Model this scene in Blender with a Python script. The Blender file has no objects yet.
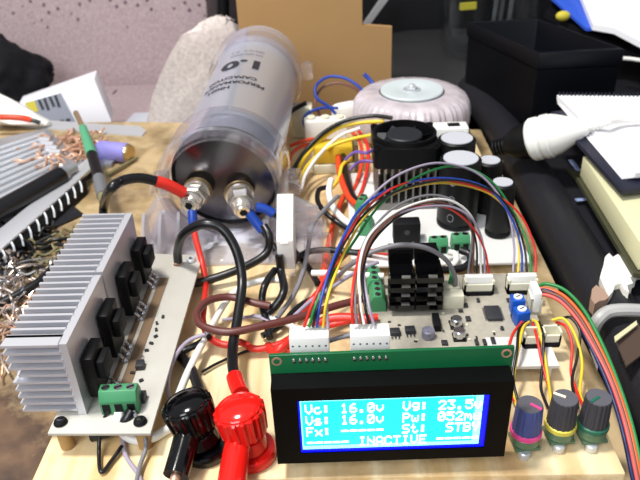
import bpy, bmesh, math, random
from math import sin, cos, pi, radians, sqrt, atan2
from mathutils import Vector as V, Matrix
random.seed(7)
sc = bpy.context.scene
COL = sc.collection

# ---------------------------------------------------------------- camera, light, exposure
CAM_H, FPX = 0.24, 690.0
ROT = Matrix.Rotation(radians(2.0), 3, 'Z') @ Matrix.Rotation(radians(90 - 31.25), 3, 'X') @ Matrix.Rotation(radians(-2.5), 3, 'Z')
cd = bpy.data.cameras.new('camera'); cam = bpy.data.objects.new('camera', cd); COL.objects.link(cam)
cd.sensor_width = 36; cd.lens = FPX / 640 * 36; cd.clip_start = .01; cd.clip_end = 50
cam.matrix_world = Matrix.Translation((0, 0, CAM_H)) @ ROT.to_4x4()
sc.camera = cam
cd.dof.use_dof = True; cd.dof.focus_distance = .31; cd.dof.aperture_fstop = 22

w = bpy.data.worlds.new('world'); sc.world = w; w.use_nodes = True
w.node_tree.nodes['Background'].inputs[0].default_value = (.93, .95, 1, 1)
w.node_tree.nodes['Background'].inputs[1].default_value = .36

def area(name, loc, target, size, power, col):
    l = bpy.data.lights.new(name, 'AREA'); l.shape = 'DISK'; l.size = size; l.energy = power; l.color = col
    o = bpy.data.objects.new(name, l); COL.objects.link(o); o.location = loc
    o.rotation_euler = (V(target) - V(loc)).to_track_quat('-Z', 'Y').to_euler()
area('ceiling_lamp_light', (-.42, .22, 1.35), (0, .4, 0), .22, 21, (1, .97, .92))
area('front_fill_light', (-.55, -.75, 1.05), (-.1, .6, 0), .9, 15, (.92, .96, 1))  # unseen fill light, added to brighten the faces turned to the camera
vs = sc.view_settings
vs.view_transform = 'Standard'; vs.look = 'None'; vs.exposure = .22; vs.gamma = 1; vs.use_curve_mapping = False

# ---------------------------------------------------------------- helpers
def P(px, py, d):
    """point on the photo ray: d >= 150 is the distance Y in mm, else the height z in mm"""
    r = ROT @ V(((px - 320) / FPX, -(py - 240) / FPX, -1))
    t = d / 1000 / r.y if d >= 150 else (d / 1000 - CAM_H) / r.z
    return V((0, 0, CAM_H)) + r * t

def lin(h):
    h = h.lstrip('#'); c = [int(h[i:i+2], 16) / 255 for i in (0, 2, 4)]
    return tuple((x / 12.92 if x <= .04045 else ((x + .055) / 1.055) ** 2.4) for x in c) + (1,)

MATS = {}
def mat(name, hexcol=None, rough=.5, metal=0, spec=.5, emit=0, noise=0, nscale=200, bump=0, coat=0):
    if name in MATS: return MATS[name]
    m = bpy.data.materials.new(name); m.use_nodes = True; nt = m.node_tree
    b = nt.nodes['Principled BSDF']; c = lin(hexcol)
    b.inputs['Base Color'].default_value = c; b.inputs['Roughness'].default_value = rough
    b.inputs['Metallic'].default_value = metal; b.inputs['Specular IOR Level'].default_value = spec
    b.inputs['Coat Weight'].default_value = coat
    if emit:
        b.inputs['Emission Color'].default_value = c; b.inputs['Emission Strength'].default_value = emit
    if noise or bump:
        tc = nt.nodes.new('ShaderNodeTexCoord'); nz = nt.nodes.new('ShaderNodeTexNoise')
        nz.inputs['Scale'].default_value = nscale; nz.inputs['Detail'].default_value = 4
        nt.links.new(tc.outputs['Object'], nz.inputs['Vector'])
        if noise:
            mx = nt.nodes.new('ShaderNodeMix'); mx.data_type = 'RGBA'
            mx.inputs['A'].default_value = tuple(x * (1 - noise) for x in c[:3]) + (1,)
            mx.inputs['B'].default_value = tuple(min(1, x * (1 + noise)) for x in c[:3]) + (1,)
            nt.links.new(nz.outputs['Fac'], mx.inputs['Factor']); nt.links.new(mx.outputs['Result'], b.inputs['Base Color'])
        if bump:
            bp = nt.nodes.new('ShaderNodeBump'); bp.inputs['Strength'].default_value = bump; bp.inputs['Distance'].default_value = .001
            nt.links.new(nz.outputs['Fac'], bp.inputs['Height']); nt.links.new(bp.outputs['Normal'], b.inputs['Normal'])
    MATS[name] = m
    return m

def ramp(nt, stops):
    r = nt.nodes.new('ShaderNodeValToRGB'); e = r.color_ramp.elements
    while len(e) < len(stops): e.new(.5)
    for k, (p, c) in enumerate(stops): e[k].position = p; e[k].color = lin(c)
    return r

def wood(name, base, grain, stain, gscale=(60, 3.5, 60), stain_amt=.5, stain_scale=9, rough=.55):
    m = bpy.data.materials.new(name); m.use_nodes = True; nt = m.node_tree; L = nt.links.new
    b = nt.nodes['Principled BSDF']; b.inputs['Roughness'].default_value = rough
    tc = nt.nodes.new('ShaderNodeTexCoord'); mp = nt.nodes.new('ShaderNodeMapping'); mp.inputs['Scale'].default_value = gscale
    n1 = nt.nodes.new('ShaderNodeTexNoise'); n1.inputs['Scale'].default_value = 1; n1.inputs['Detail'].default_value = 5; n1.inputs['Distortion'].default_value = .6
    L(tc.outputs['Object'], mp.inputs['Vector']); L(mp.outputs['Vector'], n1.inputs['Vector'])
    r1 = ramp(nt, [(.35, grain), (.62, base)]); L(n1.outputs['Fac'], r1.inputs['Fac'])
    n2 = nt.nodes.new('ShaderNodeTexNoise'); n2.inputs['Scale'].default_value = stain_scale; n2.inputs['Detail'].default_value = 6; n2.inputs['Roughness'].default_value = .65
    L(tc.outputs['Object'], n2.inputs['Vector'])
    r2 = ramp(nt, [(.5, '#000000'), (.72, '#ffffff')]); L(n2.outputs['Fac'], r2.inputs['Fac'])
    ml = nt.nodes.new('ShaderNodeMath'); ml.operation = 'MULTIPLY'; ml.inputs[1].default_value = stain_amt; L(r2.outputs['Color'], ml.inputs[0])
    mx = nt.nodes.new('ShaderNodeMix'); mx.data_type = 'RGBA'; mx.inputs['B'].default_value = lin(stain)
    L(r1.outputs['Color'], mx.inputs['A']); L(ml.outputs[0], mx.inputs['Factor']); L(mx.outputs['Result'], b.inputs['Base Color'])
    MATS[name] = m; return m

def fabric(name, base, dot, scale, rad=.16, rnd=.45):
    m = bpy.data.materials.new(name); m.use_nodes = True; nt = m.node_tree; L = nt.links.new
    b = nt.nodes['Principled BSDF']; b.inputs['Roughness'].default_value = .95; b.inputs['Specular IOR Level'].default_value = .1
    tc = nt.nodes.new('ShaderNodeTexCoord'); mp = nt.nodes.new('ShaderNodeMapping'); mp.inputs['Scale'].default_value = (scale, scale * .25, scale)
    mp.inputs['Rotation'].default_value = (0, .5, 0)
    vo = nt.nodes.new('ShaderNodeTexVoronoi'); vo.inputs['Scale'].default_value = 1; vo.inputs['Randomness'].default_value = rnd
    L(tc.outputs['Object'], mp.inputs['Vector']); L(mp.outputs['Vector'], vo.inputs['Vector'])
    r = ramp(nt, [(rad, dot), (rad + .1, base)]); L(vo.outputs['Distance'], r.inputs['Fac'])
    nz = nt.nodes.new('ShaderNodeTexNoise'); nz.inputs['Scale'].default_value = 260; nz.inputs['Detail'].default_value = 3
    L(tc.outputs['Object'], nz.inputs['Vector'])
    r2 = ramp(nt, [(.3, '#e0dcdc'), (.7, '#ffffff')]); L(nz.outputs['Fac'], r2.inputs['Fac'])
    mx = nt.nodes.new('ShaderNodeMix'); mx.data_type = 'RGBA'; mx.blend_type = 'MULTIPLY'; mx.inputs['Factor'].default_value = 1
    L(r.outputs['Color'], mx.inputs['A']); L(r2.outputs['Color'], mx.inputs['B']); L(mx.outputs['Result'], b.inputs['Base Color'])
    bp = nt.nodes.new('ShaderNodeBump'); bp.inputs['Strength'].default_value = .15; bp.inputs['Distance'].default_value = .002
    L(nz.outputs['Fac'], bp.inputs['Height']); L(bp.outputs['Normal'], b.inputs['Normal'])
    MATS[name] = m; return m

def clear(name, tint='#f4f2f8', haze=.12, gloss=.18, rough=.06, edge=.35):
    """thin clear plastic: mostly see-through, a glossy skin and a little milkiness"""
    m = bpy.data.materials.new(name); m.use_nodes = True; nt = m.node_tree; L = nt.links.new
    out = nt.nodes['Material Output']; nt.nodes.remove(nt.nodes['Principled BSDF'])
    t = nt.nodes.new('ShaderNodeBsdfTransparent'); t.inputs[0].default_value = lin(tint)
    d = nt.nodes.new('ShaderNodeBsdfDiffuse'); d.inputs[0].default_value = (.9, .9, .95, 1)
    g = nt.nodes.new('ShaderNodeBsdfGlossy'); g.inputs['Roughness'].default_value = rough
    m1 = nt.nodes.new('ShaderNodeMixShader'); m1.inputs[0].default_value = haze; L(t.outputs[0], m1.inputs[1]); L(d.outputs[0], m1.inputs[2])
    lw = nt.nodes.new('ShaderNodeLayerWeight'); lw.inputs[0].default_value = edge
    ml = nt.nodes.new('ShaderNodeMath'); ml.operation = 'MULTIPLY_ADD'; ml.inputs[1].default_value = .6; ml.inputs[2].default_value = gloss * .5; L(lw.outputs['Facing'], ml.inputs[0])
    m2 = nt.nodes.new('ShaderNodeMixShader'); L(ml.outputs[0], m2.inputs[0]); L(m1.outputs[0], m2.inputs[1]); L(g.outputs[0], m2.inputs[2])
    L(m2.outputs[0], out.inputs[0]); MATS[name] = m; return m

ORG = {}
def thing(name, label, cat, loc, group=None):
    o = bpy.data.objects.new(name, None); COL.objects.link(o); o.location = loc; o.empty_display_size = .01
    ORG[o] = V(loc); o['label'] = label; o['category'] = cat
    if group: o['group'] = group
    return o

def tag(o, label, cat, group=None, kind=None):
    o['label'] = label; o['category'] = cat
    if group: o['group'] = group
    if kind: o['kind'] = kind
    return o

def frame(z):
    z = V(z).normalized(); x = V((0, 0, 1)).cross(z)
    if x.length < 1e-4: x = V((1, 0, 0))
    x.normalize(); return x, z.cross(x), z

def spline(pts, n=7):
    pts = [V(p) for p in pts]
    if len(pts) < 3: return pts
    q = [2 * pts[0] - pts[1]] + pts + [2 * pts[-1] - pts[-2]]; out = []
    for i in range(1, len(q) - 2):
        a, b, c, d = q[i-1:i+3]
        for k in range(n):
            t = k / n
            out.append(.5 * ((2*b) + (c-a)*t + (2*a-5*b+4*c-d)*t*t + (3*b-a-3*c+d)*t**3))
    return out + [pts[-1]]

class MB:
    def __init__(s): s.bm = bmesh.new()
    def box(s, c, size, rz=0, bev=0, M=None):
        m = Matrix.Translation(c) @ (M.to_4x4() if M else Matrix.Rotation(rz, 4, 'Z')) @ Matrix.Diagonal((*size, 1))
        r = bmesh.ops.create_cube(s.bm, size=1, matrix=m)
        if bev:
            ed = list({e for v in r['verts'] for e in v.link_edges})
            bmesh.ops.bevel(s.bm, geom=ed, offset=bev, segments=2, affect='EDGES', profile=.5)
        return s
    def span(s, a, b, bev=0):
        a, b = V(a), V(b); return s.box((a + b) / 2, [abs(x) for x in (b - a)], 0, bev)
    def lathe(s, o, axis, prof, seg=24, a0=0, a1=2*pi, mod=None):
        x, y, z = frame(axis); o = V(o); full = abs(a1 - a0 - 2*pi) < 1e-6; n = seg if full else seg + 1; rings = []
        for r, h in prof:
            if r <= 1e-7: rings.append([s.bm.verts.new(o + z * h)]); continue
            ring = []
            for k in range(n):
                a = a0 + (a1 - a0) * k / seg; rr = r * (mod(k) if mod else 1)
                ring.append(s.bm.verts.new(o + z * h + (x * cos(a) + y * sin(a)) * rr))
            rings.append(ring)
        for A, B in zip(rings, rings[1:]):
            m = n if full else n - 1
            for k in range(m):
                j = (k + 1) % n
                if len(A) == 1 and len(B) == 1: continue
                if len(A) == 1: f = (A[0], B[j], B[k])
                elif len(B) == 1: f = (A[k], A[j], B[0])
                else: f = (A[k], A[j], B[j], B[k])
                try: s.bm.faces.new(f)
                except ValueError: pass
        return s
    def cyl(s, p0, p1, r0, r1=None, seg=20, bev=0):
        p0, p1 = V(p0), V(p1); h = (p1 - p0).length; r1 = r0 if r1 is None else r1
        pr = [(0, 0), (r0 - bev, 0), (r0, bev), (r1, h - bev), (r1 - bev, h), (0, h)] if bev else [(0, 0), (r0, 0), (r1, h), (0, h)]
        return s.lathe(p0, p1 - p0, pr, seg)
    def tube(s, pts, r, seg=8, n=7, flat=1):
        ps = spline(pts, n) if n else [V(p) for p in pts]
        t0 = (ps[1] - ps[0]).normalized(); x, y, z = frame(t0); rings = []
        for i, p in enumerate(ps):
            t = (ps[min(i+1, len(ps)-1)] - ps[max(i-1, 0)])
            t = t.normalized() if t.length > 1e-9 else z
            x = (x - t * x.dot(t)).normalized(); y = t.cross(x)
            rr = r(i / (len(ps) - 1)) if callable(r) else r
            rings.append([s.bm.verts.new(p + (x * cos(2*pi*k/seg) + y * sin(2*pi*k/seg) * flat) * rr) for k in range(seg)])
        for A, B in zip(rings, rings[1:]):
            for k in range(seg): s.bm.faces.new((A[k], A[(k+1) % seg], B[(k+1) % seg], B[k]))
        s.bm.faces.new(rings[0][::-1]); s.bm.faces.new(rings[-1]); return s
    def prism(s, pts, vec, bev=0):
        a = [s.bm.verts.new(V(p)) for p in pts]; b = [s.bm.verts.new(V(p) + V(vec)) for p in pts]; n = len(a)
        fs = [s.bm.faces.new(a[::-1]), s.bm.faces.new(b)] + [s.bm.faces.new((a[k], a[(k+1) % n], b[(k+1) % n], b[k])) for k in range(n)]
        if bev:
            ed = list({e for f in fs for e in f.edges}); bmesh.ops.bevel(s.bm, geom=ed, offset=bev, segments=2, affect='EDGES', profile=.5)
        return s
    def sph(s, c, r, sc3=(1, 1, 1), u=14, v=9):
        bmesh.ops.create_uvsphere(s.bm, u_segments=u, v_segments=v, radius=r, matrix=Matrix.Translation(c) @ Matrix.Diagonal((*sc3, 1))); return s
    def build(s, name, m, parent=None, label=None, sharp=35, kind=None):
        bm = s.bm; bmesh.ops.recalc_face_normals(bm, faces=bm.faces)
        co = [v.co for v in bm.verts]
        if parent is None:
            lo = V([min(c[i] for c in co) for i in range(3)]); hi = V([max(c[i] for c in co) for i in range(3)])
            org = V(((lo.x + hi.x) / 2, (lo.y + hi.y) / 2, lo.z))
        else: org = ORG[parent]
        for v in bm.verts: v.co -= org
        me = bpy.data.meshes.new(name); bm.to_mesh(me); bm.free()
        me.materials.append(m); me.shade_smooth(); me.set_sharp_from_angle(angle=radians(sharp))
        o = bpy.data.objects.new(name, me); COL.objects.link(o)
        if parent is None: o.location = org
        else: o.parent = parent
        ORG[o] = org
        if label: o['label'] = label
        if kind: o['kind'] = kind
        return o

# ---------------------------------------------------------------- materials
M = {}
for n, *a in [
    ('black_plastic', '#0b0b0d', .45, 0, .22), ('black_matt', '#0e0e11', .6, 0, .2), ('black_rubber', '#0e0e11', .33), ('black_gloss', '#060608', .12),
    ('white_plastic', '#e9e8e4', .4), ('cream_plastic', '#d9d5bf', .5), ('white_wire', '#e6e4df', .4), ('red_wire', '#cf2a1e', .38), ('red_gloss', '#dd1c16', .16),
    ('green_term', '#3f8a5c', .45), ('green_pcb', '#0a5a33', .3), ('lcd_bezel', '#040405', .5, 0, .12),
    ('grey_wire', '#77757a', .45), ('lilac_wire', '#9d93a6', .45), ('brown_wire', '#5d2f2b', .42), ('brown_thin', '#6b4336', .45), ('blue_wire', '#1c3f9c', .4), ('green_wire', '#1d7d3c', .4),
    ('yellow_wire', '#e0bf2b', .4), ('orange_wire', '#dd5a1c', .4), ('pink_wire', '#d5554c', .4), ('purple_wire', '#6a4b95', .4), ('black_wire', '#0f0f12', .35),
    ('blue_crimp', '#123c96', .35), ('trim_blue', '#1450b0', .35), ('knob_grey', '#56555c', .5), ('knob_dark', '#34343a', .5), ('knob_blue', '#3f4a80', .4),
    ('pink', '#e0448c', .5), ('yellow_mark', '#cfc24a', .5), ('white_mark', '#efeac8', .5), ('green_mark', '#12604a', .5),
    ('paper', '#eeedf0', .8), ('paper_cream', '#cfcba4', .8), ('cover_navy', '#16182c', .5), ('folder_blue', '#2c55c4', .45), ('olive', '#3a3a26', .6),
    ('battery', '#8c86cf', .4), ('dark_brown', '#2a201c', .8), ('carton', '#e6e4ea', .6), ('label_grey', '#8b8f9b', .6), ('label_yellow', '#c8b93a', .6), ('print_dark', '#26262e', .6),
    ('silicon', '#2a2b30', .5), ('foam_white', '#e8e4da', .9), ('foam_tan', '#a08472', .9), ('glue', '#ece9e2', .45), ('yellow_tape', '#d9b62e', .35), ('red_orange', '#d5411f', .4),
    ('disc_paint', '#c3cbcd', .3), ('handle_green', '#4d9a72', .5), ('olive_metal', '#77704f', .5), ('navy_wire', '#1b2350', .4)]:
    M[n] = mat(n, *a)
M['alu'] = mat('alu', '#dfe0e6', .35, .6); M['alu_dull'] = mat('alu_dull', '#aaacb2', .48, .7); M['fin_dark'] = mat('fin_dark', '#7d7975', .5, .7); M['steel'] = mat('steel', '#ccd0d4', .38, .5); M['can'] = mat('can', '#d3d9e6', .28, .68)
M['fin_face'] = mat('fin_face', '#d9d9df', .4, .6)
M['chrome'] = mat('chrome', '#e2dcd2', .2, .85); M['brass'] = mat('brass', '#c2a878', .28, .85); M['copper'] = mat('copper', '#d0a68c', .4, .5); M['tin'] = mat('tin', '#cfcfd2', .25, 1)
M['mirror_black'] = mat('mirror_black', '#6b6a70', .2, .95)
M['pale_pcb'] = mat('pale_pcb', '#b9b6ad', .5, 0, .5, 0, .06, 120); M['main_pcb'] = mat('main_pcb', '#a8a294', .5, 0, .5, 0, .2, 300); M['white_sheet'] = mat('white_sheet', '#d4d3d0', .5)
M['cardboard'] = mat('cardboard', '#a58257', .85, 0, .2, 0, .06, 30, .15)
M['vinyl'] = mat('vinyl', '#1d1d22', .45, 0, .35, 0, .12, 500, .35); M['leather_box'] = mat('leather_box', '#080a10', .45, 0, .22)
M['cloth_black'] = mat('cloth_black', '#141419', .85, 0, .2, 0, .2, 60, .4); M['dark_wall'] = mat('dark_wall', '#2b221c', .9); M['floor_dark'] = mat('floor_dark', '#3a332e', .9)
M['tape_wrap'] = mat('tape_wrap', '#bdb3b8', .25, 0, .5, 0, .42, 75, .8, .4)
M['bare_wire'] = mat('bare_wire', '#b7a79d', .35, .7)
M['pine'] = wood('pine', '#ecd9b0', '#d3b07a', '#8a6238', (85, 4, 85), .8, 15)
M['bench'] = wood('bench', '#c5ad84', '#a48a60', '#4a3524', (55, 40, 55), .85, 13)
def worn(m):                                  # old dark varnish left on the near left end of the bench, broken up by wear
    nt = m.node_tree; L = nt.links.new; b = nt.nodes['Principled BSDF']; src = b.inputs['Base Color'].links[0].from_socket
    tc = nt.nodes.new('ShaderNodeTexCoord'); sx = nt.nodes.new('ShaderNodeSeparateXYZ'); L(tc.outputs['Object'], sx.inputs[0])
    nz = nt.nodes.new('ShaderNodeTexNoise'); nz.inputs['Scale'].default_value = 22; nz.inputs['Detail'].default_value = 7; nz.inputs['Roughness'].default_value = .7; L(tc.outputs['Object'], nz.inputs['Vector'])
    a = nt.nodes.new('ShaderNodeMath'); a.operation = 'MULTIPLY_ADD'; a.inputs[1].default_value = -4.5; a.inputs[2].default_value = .55; L(sx.outputs['Y'], a.inputs[0])
    c = nt.nodes.new('ShaderNodeMath'); c.operation = 'MULTIPLY_ADD'; c.inputs[1].default_value = -3.0; L(sx.outputs['X'], c.inputs[0]); L(a.outputs[0], c.inputs[2])
    d = nt.nodes.new('ShaderNodeMath'); d.operation = 'ADD'; L(c.outputs[0], d.inputs[0]); L(nz.outputs['Fac'], d.inputs[1])
    r = ramp(nt, [(.42, '#000000'), (.72, '#ffffff')]); L(d.outputs[0], r.inputs['Fac'])
    n2 = nt.nodes.new('ShaderNodeTexNoise'); n2.inputs['Scale'].default_value = 60; n2.inputs['Detail'].default_value = 6; L(tc.outputs['Object'], n2.inputs['Vector'])
    r2 = ramp(nt, [(.35, '#3a2a22'), (.7, '#725842')]); L(n2.outputs['Fac'], r2.inputs['Fac'])
    mx = nt.nodes.new('ShaderNodeMix'); mx.data_type = 'RGBA'; L(src, mx.inputs['A']); L(r2.outputs['Color'], mx.inputs['B']); L(r.outputs['Color'], mx.inputs['Factor']); L(mx.outputs['Result'], b.inputs['Base Color'])
worn(M['bench'])
M['sofa'] = fabric('sofa', '#b2a0a3', '#695863', 66, .12, .3); M['sofa_arm'] = fabric('sofa_arm', '#e2d7d1', '#a0939a', 80, .09, .3)
M['clear'] = clear('clear', '#fdfcff', .04, .07); M['clear_milky'] = clear('clear_milky', '#f6f4f8', .24, .2); M['clear_thin'] = clear('clear_thin', '#ffffff', .05, .12); M['glass'] = clear('glass', '#fbfdfd', .0, .03, .03, .12)
M['screen_blue'] = mat('screen_blue', '#0008d8', .3, 0, .5, 1.6); M['screen_cyan'] = mat('screen_cyan', '#18cfe6', .3, 0, .5, 1.05); M['screen_text'] = mat('screen_text', '#ffffff', .3, 0, .5, 1.4)
M['screen_edge'] = mat('screen_edge', '#8ff4ff', .3, 0, .5, 1.2)
mm = lambda *a: V(a) / 1000

# ---------------------------------------------------------------- the setting
def struct(name, mb, m): o = mb.build(name, m); o['kind'] = 'structure'; return o
struct('floor', MB().span((-2.2, -.8, -.53), (1.8, 1.95, -.50)), M['floor_dark'])
struct('wall_back', MB().span((-2.2, 1.75, -.50), (1.8, 1.85, 1.3)), M['dark_wall'])

# sofa: back, seat and the arm that comes towards us
t = thing('sofa', 'dusty pink dotted fabric sofa behind the workbench', 'sofa', (-.5, 1.0, -.5))
MB().prism([(-1.3, 1.02, -.12), (-1.3, 1.17, .35), (-1.3, 1.42, .35), (-1.3, 1.35, -.12)], (1.12, 0, 0), .05).build('backrest', M['sofa'], t)
MB().span((-1.3, .80, -.22), (-.12, 1.12, -.10), .03).build('seat', M['sofa'], t)
MB().span((-1.3, .82, -.5), (-.12, 1.3, -.22), .01).build('base', M['sofa'], t)
arm = [P(x, y, 790) for x, y in [(128, 190), (134, 150), (147, 120), (152, 97), (160, 75), (170, 54), (182, 35), (196, 20), (209, 13), (222, 12), (233, 18), (239, 32), (242, 60), (246, 190)]]
MB().prism(arm, (.02, .2, -.10), .012).build('arm', M['sofa_arm'], t, 'paler fabric sofa arm')

# workbench: one top, right edge at x = 137 mm
t = thing('workbench', 'worn stained wooden workbench top under the whole circuit', 'workbench', (-.35, .3, -.5))
MB().prism([(.137, -.15, -.038), (.137, .622, -.038), (-.2, .668, -.038), (-.9, .715, -.038), (-.9, -.15, -.038)], (0, 0, .02), .0015).build('tabletop', M['bench'], t)
for x, y in ((-.85, -.1), (.09, -.1), (.09, .56), (-.85, .64)):
    MB().span((x - .025, y - .025, -.5), (x + .025, y + .025, -.039)).build('leg', M['bench'], t)

# black vinyl stool with a padded rolled edge, torn at one place
t = thing('vinyl_stool', 'black vinyl padded stool top with torn edge beside the workbench', 'stool', (.4, .5, -.5))
MB().span((.162, .12, -.09), (.75, .745, -.013), .008).build('cushion', M['vinyl'], t)
MB().tube([(.160, .05, -.020), (.1595, .3, -.019), (.158, .55, -.018), (.155, .66, -.018), (.150, .742, -.020)], .0175, 18, 8).build('rolled_edge', M['vinyl'], t, 'padded roll along the edge')
tp = [P(x, y, 2.2) for x, y in [(605, 257), (609, 253), (613, 257), (618, 254), (622, 258), (628, 254), (632, 250), (638, 247), (646, 248), (648, 258), (641, 262), (643, 267), (635, 269), (637, 275), (630, 277), (633, 283), (627, 285), (629, 292), (624, 289), (621, 283), (615, 285), (613, 291), (609, 296), (606, 291), (603, 284), (600, 277), (602, 270), (604, 264)]]
MB().prism(tp, (0, 0, -.009)).build('torn_padding', M['foam_white'], t, 'white wadding showing through the tear')
tp = [P(x, y, z) for x, y, z in [(592, 289, 1.6), (596, 285, 1.6), (600, 287, 1.6), (604, 289, 1.6), (609, 297, 1.6), (605, 300, 1.6), (599, 301, 1.6), (595, 304, 1.6), (591, 299, 1.6)]]
MB().prism(tp, (0, 0, -.008)).build('torn_padding', M['foam_tan'], t, 'tan foam showing through the tear')
MB().span((.2, .15, -.5), (.7, .72, -.09)).build('base', M['black_matt'], t)

# cardboard panel and black things at the back
o = MB().prism([(-.098, .71, -.30), (-.098, .71, .16), (.0275, .71, .16), (.0275, .71, .062), (.0575, .71, .059), (.0575, .71, -.30)], (0, .006, 0)).build('cardboard_panel', M['cardboard'])
tag(o, 'brown cardboard panel standing upright behind the workbench', 'cardboard')
o = MB().cyl((-.098, .735, -.5), (-.088, .735, .25), .0045).build('metal_pole', mat('pole', '#a6a3a8', .4, .3)); tag(o, 'thin grey pole at the left edge of the cardboard panel', 'pole')
t = thing('side_table', 'low dark scuffed table behind the round transformer, under the glass jar', 'table', (.25, .88, -.5))
MB().prism([(.0605, .752, -.045), (.6, .752, -.045), (.6, 1.0, -.045), (.081, 1.0, -.045)], (0, 0, .025), .002).build('top', mat('case_grey', '#2a292a', .4, 0, .5, 0, .4, 18, .2), t)
for x, y in ((.1, .78), (.57, .78), (.1, .97), (.57, .97)): MB().span((x - .015, y - .015, -.5), (x + .015, y + .015, -.044)).build('leg', M['black_matt'], t)
o = MB().span((-.01, 1.02, -.5), (.62, 1.12, .25), .01).build('black_cabinet', M['black_matt']); tag(o, 'black cabinet in the dark behind the cardboard panel', 'cabinet')
o = MB().prism([P(360, 30, 960), P(366, 30, 960), P(394, -8, 960), P(386, -8, 960)], (0, .012, 0)).build('grey_strap', mat('strap', '#9b9a9c', .6)); tag(o, 'pale grey strap slanting behind the notched corner of the cardboard', 'strap')
o = MB().tube([P(223, -30, 1010), P(223, 10, 1010), P(225, 80, 1010)], .009, 12).build('chair_tube', M['black_plastic']); tag(o, 'black upright tube between sofa arm and cardboard panel', 'tube')

# black jacket heap
random.seed(3)
mb = MB(); bmesh.ops.create_icosphere(mb.bm, subdivisions=5, radius=1)
from mathutils import noise as NZ
for v in mb.bm.verts:
    d = v.co.normalized(); k = 1 + .28 * NZ.noise(d * 1.7 + V((3, 1, 0))) + .14 * abs(NZ.noise(d * 4.1)) + .05 * NZ.noise(d * 9)
    v.co = V((-.52 + d.x * .115 * k, .93 + d.y * .08 * k, -.062 + max(-.036, d.z * .07 * k)))
o = mb.build('black_jacket', M['cloth_black'], sharp=80); tag(o, 'crumpled black cloth jacket heaped on the sofa beside the white carton', 'jacket')

# white carton leaning on the sofa
t = thing('carton', 'small white carton with grey printed label lying on the sofa', 'box', (-.33, .83, -.1))
A, B, C_, D = P(17, 106, 800), P(94, 79, 815), P(112, 122, 800), P(46, 142, 788)
nrm = (B - A).cross(D - A).normalized()
if nrm.y > 0: nrm = -nrm
bk = P(97, 70, 850) - B
MB().prism([A, B, C_, D], bk, .0012).build('body', M['carton'], t)
def onf(px, py, lift=.0008):                     # where the ray through a pixel meets the front face of the carton
    r = P(px, py, 800) - V((0, 0, CAM_H)); k = (A - V((0, 0, CAM_H))).dot(nrm) / r.dot(nrm)
    return V((0, 0, CAM_H)) + r * k + nrm * lift
MB().prism([onf(25, 103), onf(61, 93), onf(77, 124), onf(48, 130), onf(38, 124)], nrm * .0005).build('label', M['label_grey'], t, 'grey printed label')
MB().prism([onf(26, 103, .0016), onf(35, 100.5, .0016), onf(39, 111, .0016), onf(30, 114, .0016)], nrm * .0004).build('warning_mark', M['label_yellow'], t, 'yellow square mark')
mb = MB()
for k in range(4):
    x = 38 + k * 5.4; y = 100 - k * 1.5; mb.prism([onf(x, y, .0016), onf(x + 2.6, y - .8, .0016), onf(x + 7, y + 9 + 2 * (k % 2), .0016), onf(x + 4.4, y + 10 + 2 * (k % 2), .0016)], nrm * .0004)
for k in range(4):
    x = 48 + k * 6; y = 123 - k * 1.3; mb.prism([onf(x, y, .0016), onf(x + 4, y - 1, .0016), onf(x + 5, y + 1.6, .0016), onf(x + 1, y + 2.4, .0016)], nrm * .0004)
mb.build('printing', M['print_dark'], t, 'rows of dark print')
o = MB().prism([(-.29, .785, -.098), (-.2, .785, -.098), (-.19, .9, -.098), (-.28, .9, -.098)], (0, 0, .004)).build('paper_sheet', mat('bluish_paper', '#b9bcc6', .8)); tag(o, 'pale bluish sheet lying on the sofa beside the white carton', 'paper')

# ---------------------------------------------------------------- right side: box, notebooks, plug, jar, papers
t = thing('open_box', 'open black rectangular box with a raised lip on the stool', 'box', (.19, .635, -.012))
ex = V((.073, .004, 0)); ey = V((-.034, .150, -.0095)); q0 = V((.171, .58, -.002)); H = .068; th = .035
def ring(a, b, z): return [q0 + ex * a + ey * a + V((0, 0, z)), q0 + ex * (1 - a) + ey * a + V((0, 0, z)), q0 + ex * (1 - a) + ey * (1 - a) + V((0, 0, z)), q0 + ex * a + ey * (1 - a) + V((0, 0, z))]
mb = MB(); rows = [ring(.012, 0, 0), ring(.012, 0, H - .0145), ring(.0, 0, H - .014), ring(.0, 0, H), ring(.035, 0, H), ring(.05, 0, .003)]
vr = [[mb.bm.verts.new(p) for p in r] for r in rows]
for a, b in zip(vr, vr[1:]):
    for k in range(4): mb.bm.faces.new((a[k], a[(k+1) % 4], b[(k+1) % 4], b[k]))
mb.bm.faces.new(vr[0]); mb.bm.faces.new(vr[-1][::-1])
bmesh.ops.bevel(mb.bm, geom=mb.bm.edges[:], offset=.0008, segments=2, affect='EDGES', profile=.5)
mb.build('body', M['leather_box'], t)

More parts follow.
